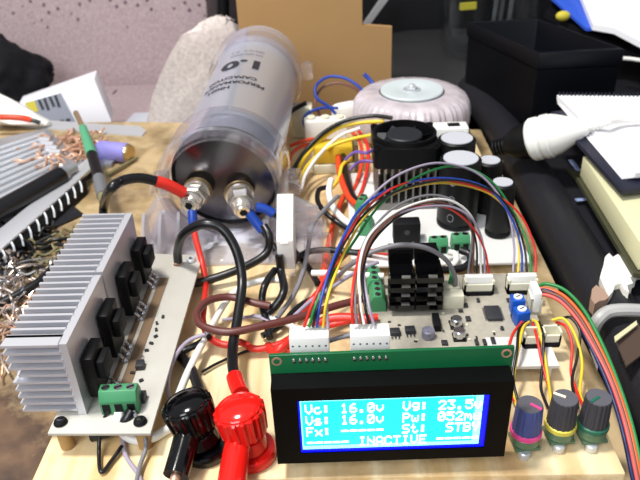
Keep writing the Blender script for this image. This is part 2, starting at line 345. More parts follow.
t = thing('spiral_notebook', 'white spiral notepad, topmost, its cable crossing the pages', 'notebook', (.27, .56, .0))
n0 = P(557, 95, 38); n1 = P(650, 96, 38); n2 = P(700, 165, 36); n3 = P(636, 173, 36)
MB().prism([p + V((0, 0, -.0035)) for p in (n0, n1, n2, n3)], (0, 0, .0035)).build('pages', M['paper'], t)
for k in (1, 2): MB().prism([p + V((0, 0, -.0035 - k * .0012)) for p in (n0 + V((0, -.002 * k, 0)), n1, n2, n3 + V((-.0035 * k, .0015 * k, 0)))], (0, 0, .0008)).build('loose_page', M['paper'], t)
dn = (n3 - n0) * .015
MB().prism([p + V((0, 0, -.0095)) for p in (P(552, 104, 38), n1 + V((.004, .003, 0)), n2 + V((.004, -.008, 0)), P(624, 182, 36))], (0, 0, .003)).build('cover', M['cover_navy'], t, 'dark navy back cover')
for k in range(24):
    c = n0 + (n1 - n0) * (k + .5) / 24 + V((0, .0005, -.0012))
    MB().lathe(c, n1 - n0, [(.0028, 0), (.0036, 0), (.0036, .0008), (.0028, .0008), (.0028, 0)], 10).build('wire_ring', M['cover_navy'], t)
t = thing('cream_notebook', 'cream notebook with dark edge lying under the white notepad', 'notebook', (.25, .48, -.012))
c0, c1, c2, c3 = P(583, 156, 22), P(650, 156, 22), P(710, 262, 22), P(643, 247, 22)
MB().prism([p + V((0, 0, -.016)) for p in (c0, c1, c2, c3)], (0, 0, .016), .0008).build('pages', M['paper_cream'], t)
MB().prism([p + V((-.003, -.002, -.0195)) for p in (c0, c1, c2, c3)], (0, 0, .003)).build('cover', M['olive'], t, 'dark olive cover edge')
o = MB().prism([P(566, 170, -10), P(590, 176, -10), P(646, 252, -10), P(632, 250, -10)], (0, 0, .002)).build('olive_folder', M['olive']); tag(o, 'dark folder edge poking out under the cream notebook', 'folder')
o = MB().tube([P(571, 160, -9), P(584, 178, -9), P(593, 190, -9), P(588, 198, -9), P(576, 200, -9)], .0022, 6, 7, .35).build('plastic_strip', mat('strip_blue', '#8c9cc0', .35)); tag(o, 'pale blue curled plastic strip on the black stool', 'strip')

# mains plug and its cord
t = thing('mains_plug', 'white conical mains connector with black socket lying on the stool', 'plug', P(545, 150, -8))
p0, p1 = P(531, 140, 22), P(604, 123, 44); ax = (p1 - p0); S_ = .67; Q_ = .79
sc_ = lambda pr: [(r * Q_, h * S_) for r, h in pr]
MB().lathe(p0, ax, sc_([(0, 0), (.0195, 0), (.0213, .003), (.0213, .010), (.0198, .012), (.0198, .014), (.0215, .016), (.0215, .023), (.020, .025), (.0205, .027), (.0185, .034), (.0125, .050), (.0075, .062), (.0055, .066), (0, .066)]), 36).build('shell', M['white_plastic'], t)
mb = MB(); pd = ax.normalized()
for k in range(5): mb.lathe(p0 + pd * S_ * (.064 + k * .0045), pd, sc_([(.0035, 0), (.0056 - k * .0004, .0005), (.0056 - k * .0004, .0026), (.0035, .0032)]), 16)
mb.cyl(p0 + pd * .064 * S_, p0 + pd * .088 * S_, .0032, .0026); mb.build('strain_relief', M['white_plastic'], t)
MB().lathe(p0 - pd * .030 * S_, pd, sc_([(0, 0), (.010, 0), (.0115, .004), (.015, .010), (.0175, .020), (.0185, .0305), (0, .0305)]), 30).build('socket', M['black_plastic'], t, 'black socket body')
mb = MB()
for k in range(4): mb.lathe(p0 - pd * S_ * (.033 + k * .004), pd, sc_([(.005, 0), (.0085, .0005), (.0085, .0024), (.005, .003)]), 14)
mb.build('strain_relief', M['black_rubber'], t, 'black ribbed cable relief')
MB().tube([p0 + pd * .086 * S_, P(622, 120, 43), P(645, 118, 43), P(680, 112, 43)], .0024, 10).build('cord', M['white_wire'], t)
o = MB().tube([P(592, 332, -8), P(598, 320, 1), P(608, 312, 4), P(624, 310, 5), P(650, 311, 4)], .0036, 10).build('grey_cable', mat('cable_grey', '#a9a8a6', .45)); tag(o, 'thick pale grey cable curving over the torn vinyl', 'cable')
t = thing('metal_bracket', 'folded brown metal scrap between bench and stool below the grey cable', 'scrap', P(628, 350, -20))
MB().prism([P(614, 338, 2), P(636, 322, 3), P(650, 350, 2), P(626, 368, 1)], (0, 0, .0015)).build('plate', mat('bronze', '#5b4a40', .4, .4), t)
MB().prism([P(614, 338, 4), P(636, 322, 5), P(637, 326, 6), P(615, 343, 6)], (0, 0, .001)).build('edge', M['paper_cream'], t, 'pale edge')

# glass jar and papers
t = thing('glass_jar', 'tall clear glass jar with yellow tag inside behind the black box', 'jar', (.192, .878, -.02))
MB().lathe((.192, .878, -.0195), (0, 0, 1), [(0, 0), (.048, 0), (.058, .008), (.061, .03), (.061, .22), (.058, .22), (.058, .03), (.052, .011), (0, .005)], 40).build('body', M['glass'], t)
o = MB().box(P(468, 6, 860), (.020, .004, .008), .2).build('yellow_tag', M['label_yellow']); tag(o, 'small yellow tag inside the clear glass jar', 'tag')
mb = MB()
for k in range(3): mb.cyl((.195 + k * .009, .875 + .006 * (k % 2), -.012), (.203 + k * .010, .872, .17), .0028, None, 8)
o = mb.build('clear_straws', M['clear'], None); tag(o, 'clear plastic rods standing in the glass jar', 'straws', kind='stuff')
t = thing('paper_stack', 'white papers in a blue folder, behind the open black box', 'papers', (.36, .86, .0))
s0, s1, s2, s3 = P(556, -30, 850), P(594, 32, 745), P(618, 36, 720), P(690, 100, 640)
MB().prism([P(572, -20, 840), P(592, 30, 740), P(614, 34, 720), P(648, 52, 680), P(720, 20, 800), P(660, -60, 900)], (0, 0, .006)).build('sheets', M['paper'], t)
MB().prism([P(532, -20, 850), P(586, 28, 745), P(598, 28, 742), P(620, 0, 800), P(590, -30, 860)], (0, 0, -.003)).build('folder', M['folder_blue'], t, 'blue folder edge')
o = MB().prism([P(545, 12, 800), P(625, 50, 720), P(720, 80, 700), P(700, 0, 900), P(570, -20, 880)], (0, 0, -.006)).build('black_binder', M['black_matt']); tag(o, 'black binder supporting the blue folder of papers', 'binder')
o = MB().tube([P(618, 58, 700), P(632, 59, 690), P(650, 62, 680)], .002, 8).build('thin_cable', M['white_wire']); tag(o, 'thin white cord to the right of the open black box', 'cord')
o = MB().sph(P(563, 16, 775), .008, (1, .6, .7)).build('yellow_fitting', M['label_yellow']); tag(o, 'small yellow cap below the blue folder', 'cap')

o = MB().prism([P(584, 332, -14), P(592, 328, -14), P(600, 352, -14), P(597, 372, -14)], (0, 0, .001)).build('paper_scrap', M['paper']); tag(o, 'white paper scrap wedged between workbench edge and stool', 'paper')
# ---------------------------------------------------------------- the pine board everything is mounted on
o = MB().span((-.137, .199, -.0178), (.118, .600, 0), .0012).build('base_board', M['pine']); tag(o, 'pale pine board carrying all the electronics', 'board')

# ---------------------------------------------------------------- big capacitor
CB = V((-.0745, .408, .0425)); CA = V((-.054, .221, .009)).normalized() if False else (P(262, 60, 629) - CB).normalized()
LC = .214; RC = .0352
cx, cy, cz = frame(CA)                       # cx sideways, cy up, cz along the can
t = thing('capacitor', 'large silver car audio capacitor lying in a clear plastic cradle', 'capacitor', (CB.x, CB.y + .1, .003))
can = MB().lathe(CB, CA, [(0, .001), (RC - .001, .001), (RC, .002), (RC, .022), (RC + .0006, .024), (RC + .0006, .027), (RC, .029), (RC, LC - .004), (RC - .004, LC), (0, LC)], 64).build('can', M['can'], t)
MB().lathe(CB, CA, [(0, -.0006), (RC - .0022, -.0006), (RC - .0022, .001), (0, .001)], 64).build('end_disc', M['mirror_black'], t, 'polished dark end disc')
MB().lathe(CB, CA, [(RC - .002, -.0015), (RC + .0002, -.0015), (RC + .0002, .002), (RC - .002, .002), (RC - .002, -.0015)], 64).build('rim', M['black_plastic'], t, 'black rim')
def cyl_text(txt, size, along, shift, bold=0, wide=1):
    cu = bpy.data.curves.new('t', 'FONT'); cu.body = txt; cu.size = size; cu.align_x = 'CENTER'; cu.offset = bold
    ob = bpy.data.objects.new('t', cu); COL.objects.link(ob)
    dg = bpy.context.evaluated_depsgraph_get(); me = bpy.data.meshes.new_from_object(ob.evaluated_get(dg))
    bm = bmesh.new(); bm.from_mesh(me); bpy.data.objects.remove(ob); bpy.data.curves.remove(cu); bpy.data.meshes.remove(me)
    bmesh.ops.subdivide_edges(bm, edges=[e for e in bm.edges if e.calc_length() > .002], cuts=3)
    bmesh.ops.triangulate(bm, faces=bm.faces)
    sx = -cx if cx.x > 0 else cx             # reads from the far end: its right is our left
    for v in bm.verts:
        a = (v.co.x * wide + shift) / RC; s = along - v.co.y
        v.co = CB + CA * s + (sx * sin(a) + cy * cos(a)) * (RC + .0003)
    return bm
def cap_print(name, items, m):
    mb = MB()
    for it in items:
        b = cyl_text(*it); me = bpy.data.meshes.new('x'); b.to_mesh(me); b.free(); mb.bm.from_mesh(me); bpy.data.meshes.remove(me)
    mb.build(name, m, can, 'dark printed lettering', 180)
cap_print('lettering', [('HIGH', .0066, .070, .012, .0002, 1.1), ('PERFORMANCE', .0066, .0795, .003, .0002, 1.05), ('CAPACITOR', .0066, .089, .005, .0002, 1.05)], M['print_dark'])
cap_print('value_print', [('1.0', .022, .122, .000, .0009, 1.3)], M['print_dark'])
cap_print('small_print', [('IIIII IIIIII IIIIIIIII', .0048, .137, 0, 0, 1), ('IIIIII III II   III II', .0048, .145, 0, 0, 1)], mat('print_grey', '#5a5c68', .6))
for k, (bp, tp) in enumerate([((200, 188), (190, 204)), ((238, 189), (243, 211))]):
    b = P(*bp, 407); e = P(*tp, 384); d = (e - b).normalized(); e = b + d * .026
    g = MB().cyl(b, e, .0048, None, 20, .0006).build('terminal_post', M['chrome'], t)
    MB().cyl(b + d * .004, b + d * .0055, .0098, None, 28).build('washer', M['brass'], g, 'brass washer')
    MB().cyl(b + d * .0065, b + d * .0085, .0092, None, 28).build('washer', M['chrome'], g)
    MB().cyl(b + d * .0095, b + d * .0165, .0084, .0080, 6, .0008).build('hex_nut', M['chrome'], g)
    MB().cyl(b + d * .018, b + d * .0235, .0070, .0062, 20, .0006).build('cap_nut', M['chrome'], g)
    MB().cyl(e - d * .0005, e + d * .0002, .0026, None, 6).build('hex_socket', M['black_matt'], g, 'dark hex socket')

# clear plastic cradle
t = thing('capacitor_cradle', 'clear plastic cradle clamped round the silver capacitor', 'cradle', (CB.x, CB.y, 0))
def clampring(s0, s1, r0, r1, name):
    MB().lathe(CB, CA, [(r0, s0), (r1 - .0012, s0), (r1, s0 + .0015), (r1, s1), (r0, s1), (r0, s0)], 56).build(name, M['clear'], t)
clampring(-.014, .020, RC + .0012, RC + .0062, 'front_ring')
clampring(-.016, -.013, RC - .001, RC + .0075, 'ring_flange')
clampring(.166, .192, RC + .0012, RC + .0048, 'rear_ring')
for s, x in ((0, 1), (.180, 1), (.0, -1)):
    c = CB + CA * s + cx * (x * (RC + .009) * (1 if cx.x > 0 else -1)) + V((0, 0, .004 if s else -.004))
    MB().box(c, (.011, .022, .010), 0, .0015).build('clamp_lug', M['clear'], t)
    MB().cyl(c + V((0, 0, .004)), c + V((0, 0, .0085)), .0026, None, 6).build('clamp_screw', M['clear'], t)
MB().span((-.131, .366, .0001), (-.012, .44, .0022), .0006).build('base_plate', M['clear_milky'], t)
pl = [V((-.131, .396, .002)), V((-.012, .396, .002)), V((-.014, .396, .024)), V((-.028, .396, .032))] + [V((CB.x + .0375 * sin(a), .396, CB.z - .0375 * cos(a))) for a in [radians(q) for q in (75, 55, 35, 15, 0, -15, -35, -55, -75)]] + [V((-.120, .396, .034)), V((-.131, .396, .020))]
MB().prism(pl, (0, .003, 0), .0005).build('saddle', M['clear_milky'], t)
for x in (-.129, -.118, -.106, -.048, -.036):
    MB().prism([(x, .366, .002), (x, .395, .002), (x, .395, .022), (x, .392, .026)], (.002, 0, 0)).build('rib', M['clear_milky'], t)
MB().span((-.022, .352, .001), (-.006, .356, .030), .0012).build('tab', M['clear'], t)
MB().span((-.020, .352, .026), (-.0085, .366, .034), .0015).build('tab_block', M['clear'], t)

# ---------------------------------------------------------------- left power board
PZ = .0145
t = thing('power_board', 'pale circuit board with two silver finned heatsinks and black transistors', 'circuit board', (-.107, .285, 0))
pcb = MB().prism([(-.131, .2135, PZ - .0016), (-.085, .2125, PZ - .0016), (-.085, .357, PZ - .0016), (-.131, .362, PZ - .0016)], (0, 0, .0016), .0003).build('circuit_board', M['pale_pcb'], t)
mb = MB(); mb.span((-.1115, .232, PZ), (-.1085, .336, PZ + .0004)); mb.span((-.1065, .236, PZ), (-.101, .333, PZ + .0002))
mb.build('transistor_shadow', mat('shadow', '#76604a', .5), pcb, 'brown painted transistor track')  # brown strips paint the shadow right of the transistors onto the board
for x, y in ((-.127, .2195), (-.091, .3505), (-.127, .355), (-.091, .219)):
    s = MB().cyl((x, y, PZ), (x, y, PZ + .0022), .0031, .0027, 20, .0005).build('screw', M['black_matt'] if y < .3 else M['steel'], t)
    MB().cyl((x, y, PZ + .0021), (x, y, PZ + .0024), .0014, None, 6).build('screw_socket', M['black_gloss'], s)
    MB().cyl((x, y, 0.0002), (x, y, PZ - .0016), .0033, None, 16).build('spacer', mat('tan_spacer', '#a98755', .6), t)
HT = .0555
for y0, y1, front in ((.2245, .2765, True), (.2790, .3385, False)):
    mb = MB(); mb.span((-.1205, y0, PZ), (-.1168, y1, HT))
    n = 12 if not front else 11; step = (y1 - y0 - .0016) / (n - 1)
    for k in range(1 if front else 0, n):
        y = y0 + k * step; mb.span((-.1450, y, PZ + .0008), (-.1202, y + .0016, HT))
    if front:
        for k in range(10):
            z = HT - .0013 - k * .0041; mb.span((-.1450 + (.0035 if k == 4 else 0), y0 - .0005, z), (-.1202, y0 + .007, z + .0013))
    mb.build('heatsink', M['fin_face'], t, 'silver finned heatsink block', 20)
for k, (y, zt) in enumerate(((.2385, .0415), (.2655, .0445), (.299, .0440), (.3285, .0415))):
    c = V((-.1135, y, (zt + PZ + .004) / 2)); h = zt - PZ - .004
    tr = MB().box(c, (.0055, .0155, h), 0, .0009).build('transistor', M['black_plastic'], t)
    MB().cyl((-.1166, y, c.z + h * .12), (-.1072, y, c.z + h * .12), .0036, None, 16, .0008).build('screw', M['tin'], tr, 'bright screw')
    MB().box((-.109, y, c.z + h * .12), (.004, .011, .010), 0, .0008).build('clip', M['black_matt'], tr)
    for q in (-.0052, 0, .0052):
        MB().tube([(-.113, y + q, PZ + .005), (-.1105, y + q, PZ + .004), (-.1085, y + q, PZ + .0002)], .0008, 6).build('lead', M['tin'], tr)
        MB().sph((-.1085, y + q, PZ + .0004), .0019, (1, 1, .8), 10, 6).build('solder_joint', M['tin'], tr)
random.seed(5)
for k in range(11):
    c = (-.1005 + random.uniform(-.002, .004), .240 + k * .0055, PZ + .0006)
    MB().box(c, (.0012, .002, .0012), random.uniform(0, 3)).build('chip_resistor', random.choice([M['silicon'], M['tin'], M['silicon']]), t)
MB().box((-.0995, .2555, PZ + .0015), (.004, .005, .003), .1, .0003).build('chip', M['silicon'], t)
def terminal(parent, c, n, pitch, rz, m='green_term', h=.010, d=.008, z0=None):
    R = Matrix.Rotation(rz, 3, 'Z'); wd = n * pitch
    mb = MB(); pr = [(-d/2, 0), (d/2, 0), (d/2, h * .62), (d/4, h), (-d/4, h), (-d/2, h * .62)]
    mb.prism([V(c) + R @ V((-wd/2, y, z)) for y, z in pr], R @ V((wd, 0, 0)), .0003); tb = mb.build('terminal_block', M[m], parent)
    for k in range(n):
        q = V(c) + R @ V((-wd/2 + pitch * (k + .5), 0, h))
        MB().cyl(q - V((0, 0, .001)), q + V((0, 0, .0002)), pitch * .34, None, 14).build('screw', M['tin'], tb, 'screw head')
        MB().box(q + V((0, 0, .0003)), (pitch * .6, .0007, .0003), rz + .5).build('slot', M['black_matt'], tb)
        e = V(c) + R @ V((-wd/2 + pitch * (k + .5), -d/2 - .0001, h * .3)); MB().box(e, (pitch * .6, .0006, h * .42), rz).build('wire_entry', M['black_matt'], tb)
    return tb
terminal(t, (-.1015, .2290, PZ), 3, .0056, .03, h=.0120, d=.0095)
MB().box((-.094, .233, PZ + .002), (.005, .005, .004), 0, .0004).build('chip', M['silicon'], t)

# ---------------------------------------------------------------- cooler with fan on the rectifier board
RZ = .008
t = thing('rectifier_board', 'pale rear circuit board with tall black capacitors and green terminals', 'circuit board', (.065, .41, 0))
rp = MB().span((.006, .350, RZ - .0016), (.115, .480, RZ), .0003).build('circuit_board', M['white_sheet'], t)
for x in (.012, .110):
    for y in (.355, .475): MB().cyl((x, y, .0002), (x, y, RZ - .0016), .003, None, 12).build('spacer', M['white_plastic'], t)
CAPS = []
for px, py, zt, r in ((457, 138, 55, .0127), (490, 160, 45, .0088), (503, 182, 45, .0082), (461, 158, 55, .0131)):
    q = P(px, py, zt); CAPS.append((q.x, q.y, r, zt / 1000 - RZ))
for (x, y, r, h) in CAPS:
    c = MB().lathe((x, y, RZ), (0, 0, 1), [(0, 0), (r - .001, 0), (r, .001), (r, .003), (r - .0006, .004), (r, .005), (r, h - .001), (r - .001, h), (r - .0018, h), (r - .0018, h - .0006), (0, h - .0006)], 40).build('electrolytic_capacitor', M['black_plastic'], t)
    MB().lathe((x, y, RZ + h - .0008), (0, 0, 1), [(0, .0012), (r - .0022, .0012), (r - .002, 0), (0, 0)], 32).build('vent_top', mat('vent', '#c3c5cc', .5, .2), c, 'silver grey vent top')
    if r > .013:
        mb = MB()
        for k in range(3):
            a0 = -pi/2 - .5; z = RZ + .010 + k * .013
            for j in range(8):
                a = 2 * pi * j / 8; b = 2 * pi * (j + 1) / 8
                pa = V((x + (r + .0001) * cos(a0 + .16 * cos(a)), y + (r + .0001) * sin(a0 + .16 * cos(a)), z + .0028 * sin(a)))
                pb = V((x + (r + .0001) * cos(a0 + .16 * cos(b)), y + (r + .0001) * sin(a0 + .16 * cos(b)), z + .0028 * sin(b)))
                mb.tube([pa, pb], .00022, 4, 0)
        mb.build('sleeve_print', mat('sleeve_print', '#7c7c86', .5), c, 'grey marks on the sleeve')
br = MB().span((.0335, .3745, RZ), (.0505, .3845, RZ + .0145), .001).build('bridge_rectifier', M['black_matt'], t)
MB().cyl((.042, .3743, RZ + .0085), (.042, .3760, RZ + .0085), .0018, None, 14).build('hole', M['silicon'], br)
terminal(t, (.0605, .3655, RZ), 2, .0055, .05); terminal(t, (.0745, .3685, RZ), 2, .0055, .05)
for px, py in ((362, 205), (367, 227)):
    q = P(px, py, 12); terminal(t, (q.x, q.y, RZ), 2, .0054, pi/2 - .25)
q = P(449, 125, 40); rl = MB().span((q.x - .0135, q.y - .007, .0082), (q.x + .0140, q.y + .007, .0400), .001).build('relay', M['white_plastic']); tag(rl, 'white relay box with black square behind the tall capacitors', 'relay')
MB().box((q.x + .0035, q.y, .0402), (.009, .006, .0006)).build('black_square', M['black_matt'], rl, 'black square window')

t = thing('cpu_cooler', 'grey finned cooler block standing under the black fan', 'heatsink', (.045, .44, RZ))
mb = MB(); mb.span((.0255, .4195, RZ + .0002), (.0655, .466, RZ + .0052))
for k in range(9):
    x = .0255 + k * .00485; mb.span((x, .4195, RZ + .005), (x + .0011, .466, .0385))
mb.build('fins', M['fin_dark'], t)
t = thing('cooling_fan', 'square black cooling fan lying on top of the finned cooler', 'fan', (.0455, .4425, .039))
F0, F1 = .0388, .0565; fc = V((.0455, .4425, F0)); hw = .0222
mb = MB(); n = 48
def fr_ring(z, sq, rad=None):
    out = []
    for k in range(n):
        a = 2 * pi * (k + .5) / n; c_, s_ = cos(a), sin(a)
        r = rad if rad else min(hw / max(abs(c_), abs(s_)), hw * 1.30)
        out.append(mb.bm.verts.new(fc + V((c_ * r, s_ * r, z))))
    return out
rings = [fr_ring(0, 1), fr_ring(F1 - F0 - .0035, 1), fr_ring(F1 - F0 - .0033, 0, .0221), fr_ring(F1 - F0, 0, .0219), fr_ring(F1 - F0, 0, .0200), fr_ring(.0003, 0, .0195)]
rings.append(rings[0])
for a, b in zip(rings, rings[1:]):
    for k in range(n): mb.bm.faces.new((a[k], a[(k+1) % n], b[(k+1) % n], b[k]))
mb.build('frame', M['black_plastic'], t, sharp=25)
MB().lathe(fc + V((0, 0, .001)), (0, 0, 1), [(0, 0), (.0125, 0), (.0125, .0145), (.0118, .0153), (0, .0155)], 36).build('hub', mat('hub', '#1d1f24', .5), t)
MB().cyl(fc + V((0, 0, .0002)), fc + V((0, 0, .0012)), .0197, None, 36).build('dark_backing', M['black_plastic'], t)  # dark disc added under the blades so the fan opening stays dark
for k in range(7):
    a = 2 * pi * k / 7; mb = MB()
    A = [fc + V((cos(a + q) * r, sin(a + q) * r, z)) for q, r, z in ((0, .0122, .014), (.15, .0192, .014), (.75, .0192, .004), (.6, .0122, .004))]
    mb.prism(A, (0, 0, .0009)); mb.build('blade', mat('hub', '#1d1f24', .5), t)
for sx in (-1, 1):
    for sy in (-1, 1):
        c = fc + V((sx * .0196, sy * .0196, F1 - F0 - .0035)); MB().lathe(c, (0, 0, 1), [(.0017, -.001), (.0026, -.001), (.0026, .0010), (.0017, .0010), (.0017, -.001)], 14).build('screw_boss', M['black_plastic'], t)
MB().tube([fc + V((-.022, -.012, .010)), P(366, 153, 425), P(355, 152, 430), P(345, 160, 430)], .0011, 6).build('lead', M['purple_wire'], t, 'purple fan lead')

# ---------------------------------------------------------------- toroidal transformer
t = thing('toroid_transformer', 'round tape-wrapped toroidal transformer with pale clamping disc', 'transformer', (.064, .571, 0))
tc = V((.064, .571, .0205)); Rm = .0315; pr = []
for k in range(24):
    a = 2 * pi * k / 24; ex_ = abs(cos(a)) ** .7 * (1 if cos(a) > 0 else -1); ez_ = abs(sin(a)) ** .7 * (1 if sin(a) > 0 else -1)
    pr.append((Rm + .0185 * ex_, .0195 * ez_))
pr.append(pr[0])
MB().lathe(tc, (0, 0, 1), pr, 120, mod=lambda k: 1 + .018 * ((k * 7) % 5 - 2) / 2).build('winding', M['tape_wrap'], t, sharp=25)
MB().lathe(tc + V((0, 0, .0195)), (0, 0, 1), [(0, 0), (.0268, 0), (.0268, .0012), (.0262, .002), (.012, .002), (.008, .0008), (0, .0008)], 48).build('clamping_disc', M['disc_paint'], t)
MB().lathe(tc + V((0, 0, .0185)), (0, 0, 1), [(0, 0), (.0278, 0), (.0278, .0009), (0, .0009)], 48).build('rubber_pad', M['black_rubber'], t)
MB().cyl(tc + V((0, 0, .0203)), tc + V((0, 0, .0213)), .0075, None, 28).build('washer', M['steel'], t)
MB().cyl(tc + V((0, 0, .0213)), tc + V((0, 0, .0232)), .0046, None, 6, .0006).build('nut', M['steel'], t)
MB().cyl(tc + V((0, 0, .02)), tc + V((0, 0, .0252)), .0028, None, 16, .0004).build('bolt', M['steel'], t)

# ---------------------------------------------------------------- things between capacitor and toroid
o = MB().box(P(348, 122, 9) + V((0, .01, 0)), (.03, .016, .030), .5, .006).build('glued_connector', M['glue']); tag(o, 'lumpy white glue-covered connector left of the toroidal transformer', 'connector')
t = thing('mains_terminal', 'white mains terminal strip behind the yellow taped coil', 'terminal', P(330, 135, 0))
b0 = P(326, 150, 0) + V((0, .012, 0)); MB().box(b0 + V((0, 0, .012)), (.036, .013, .024), .1, .0012).build('body', M['white_plastic'], t)
for k in range(3): MB().cyl(b0 + V((-.012 + k * .012, 0, .0235)), b0 + V((-.012 + k * .012, 0, .0262)), .0038, None, 14, .0005).build('screw_tower', M['cream_plastic'], t)
t = thing('taped_coil', 'small coil wrapped in yellow tape on a cream base', 'coil', P(333, 168, 0))
b0 = P(334, 174, 0) + V((0, .010, 0)); MB().box(b0 + V((0, 0, .004)), (.034, .020, .0078), .05, .001).build('base', M['cream_plastic'], t)
MB().box(b0 + V((0, 0, .0155)), (.031, .018, .0155), .05, .003).build('winding', M['yellow_tape'], t, 'yellow taped winding')
MB().box(b0 + V((.0175, 0, .012)), (.003, .0215, .0235), .05, .0005).build('core', mat('core', '#6b5a44', .6), t)
o = MB().box(P(303, 140, 0) + V((0, .012, .014)), (.018, .018, .027), 0, .001).build('cream_block', M['cream_plastic']); tag(o, 'cream plastic block just right of the silver capacitor', 'block')
# ---------------------------------------------------------------- main control board
MZ = .0098
t = thing('control_board', 'grey control circuit board with chips behind the blue display', 'circuit board', (.06, .30, 0))
mp = MB().span((.012, .256, MZ - .0016), (.104, .336, MZ), .0003).build('circuit_board', M['main_pcb'], t)
MB().span((.073, .2555, MZ - .0014), (.1045, .278, MZ + .0003)).build('blank_area', M['white_sheet'], mp, 'bare white board area')
for x in (.016, .100):
    for y in (.26, .332): MB().cyl((x, y, .0002), (x, y, MZ - .0016), .0028, None, 12).build('spacer', M['white_plastic'], t)
def chip(px0, py0, px1, py1, h=.0016, m='silicon', legs=0, name='chip', rz=0):
    a, b = P(px0, py0, MZ * 1000), P(px1, py1, MZ * 1000); c = (a + b) / 2; sx, sy = abs(b.x - a.x), abs(b.y - a.y)
    o = MB().box(c + V((0, 0, h / 2 + .0003)), (sx, sy, h), rz, .0002).build(name, M[m], t)
    if legs:
        mb = MB()
        for k in range(legs):
            f = (k + .5) / legs - .5
            for s in (-1, 1):
                mb.box(c + V((f * sx, s * (sy / 2 + .0005), .0003)), (sx / legs * .5, .0012, .0005))
                if legs > 6: mb.box(c + V((s * (sx / 2 + .0005), f * sy, .0003)), (.0012, sy / legs * .5, .0005))
        mb.build('pins', M['tin'], o)
    return o
chip(483.5, 308, 503, 321, .0014, legs=11)
for px, py in ((395, 334), (410, 332)):
    c = P(px, py, MZ * 1000)
    o = MB().box(c + V((0, 0, .0014)), (.0052, .0046, .0024), .05, .0003).build('transistor_chip', M['silicon'], t); mb = MB()
    for k in (-1, 0, 1): mb.box(c + V((k * .0018, -.0034, .0005)), (.0008, .003, .0008))
    mb.build('pins', M['tin'], o)
chip(431.5, 319, 441, 332, .004, 'black_matt', name='inductor')
for px, py in ((456, 327), (459, 339)):
    c = P(px, py - 1, MZ * 1000)
    o = MB().box(c + V((0, 0, .0006)), (.0066, .0066, .0012), 0, .0003).build('smd_capacitor', M['black_plastic'], t)
    MB().cyl(c + V((0, 0, .001)), c + V((0, 0, .0054)), .0031, None, 24, .0005).build('can', M['tin'], o, 'bright can')
mb = MB(); c = P(428, 337, MZ * 1000); mb.cyl(c, c + V((0, 0, .005)), .0034, None, 18, .0005); mb.build('trimmer', mat('mottled', '#8b8b9c', .4, .3, .5, 0, .6, 600), t)
for a in ((474, 341, 479, 346), (482, 341, 487, 346), (490, 339, 496, 345), (465, 318, 471, 322), (441, 342, 448, 346), (461, 305, 468, 308), (458, 311, 463, 313), (506, 300, 511, 303), (476, 300, 480, 303), (380, 331, 386, 334), (500, 328, 504, 331), (510, 316, 513, 320)):
    chip(*a, h=.0012, name='small_chip')
random.seed(11)
for k in range(26):
    px, py = random.choice([(random.uniform(442, 480), random.uniform(296, 316)), (random.uniform(466, 512), random.uniform(324, 344)), (random.uniform(378, 450), random.uniform(322, 343))])
    c = P(px, py, MZ * 1000); MB().box(c + V((0, 0, .0003)), (.0016, .0009, .0007), random.choice([0, pi / 2])).build('resistor', random.choice([M['silicon'], M['tin'], M['cream_plastic']]), t)
terminal(t, (.0185, .3255, MZ), 3, .0050, pi/2, h=.010, d=.0085); terminal(t, (.0195, .3095, MZ), 3, .0050, pi/2, h=.010, d=.0085)
# black stepped heatsinks
for j, (x0, x1) in enumerate(((.0255, .0385), (.0395, .0535))):
    g = MB(); y0, y1 = .2985 + .0*j, .3215
    g.span((x0, y0 + .004, MZ + .0006), (x1, y0 + .007, MZ + .024))
    for k in range(4):
        z = MZ + .004 + k * .0058; g.span((x0, y0 - .001, z), (x1, y0 + .0165, z + .0032))
    g.span((x0 + .001, y0 + .013, MZ + .0006), (x1 - .001, y0 + .0175, MZ + .031))
    hb = g.build('heatsink', M['black_gloss'], t, 'black stepped heatsink', 25)
    MB().span((x0, y0 + .0135, MZ + .0262), (x1 - .002 * j, y0 + .020, MZ + .0335)).build('heatsink_top', M['black_plastic'], hb)
    for k in range(4): MB().span((x0 + .006, y0 - .0012, MZ + .0072 + k * .0058), (x0 + .0105, y0 + .001, MZ + .0080 + k * .0058)).build('slot', mat('slot', '#6c6a66', .4), hb)
MB().span((.0387, .3165, MZ + .024), (.0399, .3195, MZ + .034)).build('spring_clip', M['tin'], t, 'bright spring clip')
# cream sockets beside the heatsinks and white board headers
def header(c, n, pitch, rz, h, d, name='pin_header', m='cream_plastic', parent=None):
    R = Matrix.Rotation(rz, 3, 'Z'); w_ = n * pitch + .0015; mb = MB()
    for a, b in (((-w_/2, d/2 - .0012, 0), (w_/2, d/2, h)), ((-w_/2, -d/2, 0), (w_/2, -d/2 + .0012, h * .75)), ((-w_/2, -d/2, 0), (-w_/2 + .001, d/2, h)), ((w_/2 - .001, -d/2, 0), (w_/2, d/2, h)), ((-w_/2, -d/2, 0), (w_/2, d/2, .0025))):
        a, b = V(a), V(b); mb.box(V(c) + R @ ((a + b) / 2), [abs(q) for q in (b - a)], rz)
    hd = mb.build(name, M[m], parent)
    return hd
for a in ((.0575, .315), (.0585, .3065)):
    MB().span((a[0] - .004, a[1] - .0035, MZ), (a[0] + .0075, a[1] + .0035, MZ + .0085), .0005).build('socket', M['cream_plastic'], t, 'cream socket')
H1 = V((.0765, .3185, MZ)); H2 = V((.1005, .3185, MZ))
for H_ in (H1, H2):
    header(H_, 6, .0025, 0, .009, .0062, parent=t); MB().box(H_ + V((0, -.0036, .0012)), (.014, .001, .0022)).build('shadow_strip', M['black_matt'], t, 'dark strip painted as header shadow')  # black strip stands in for the shade at the header's foot
header((.1035, .302, MZ), 4, .0025, pi/2 - .08, .0095, .006, parent=t)
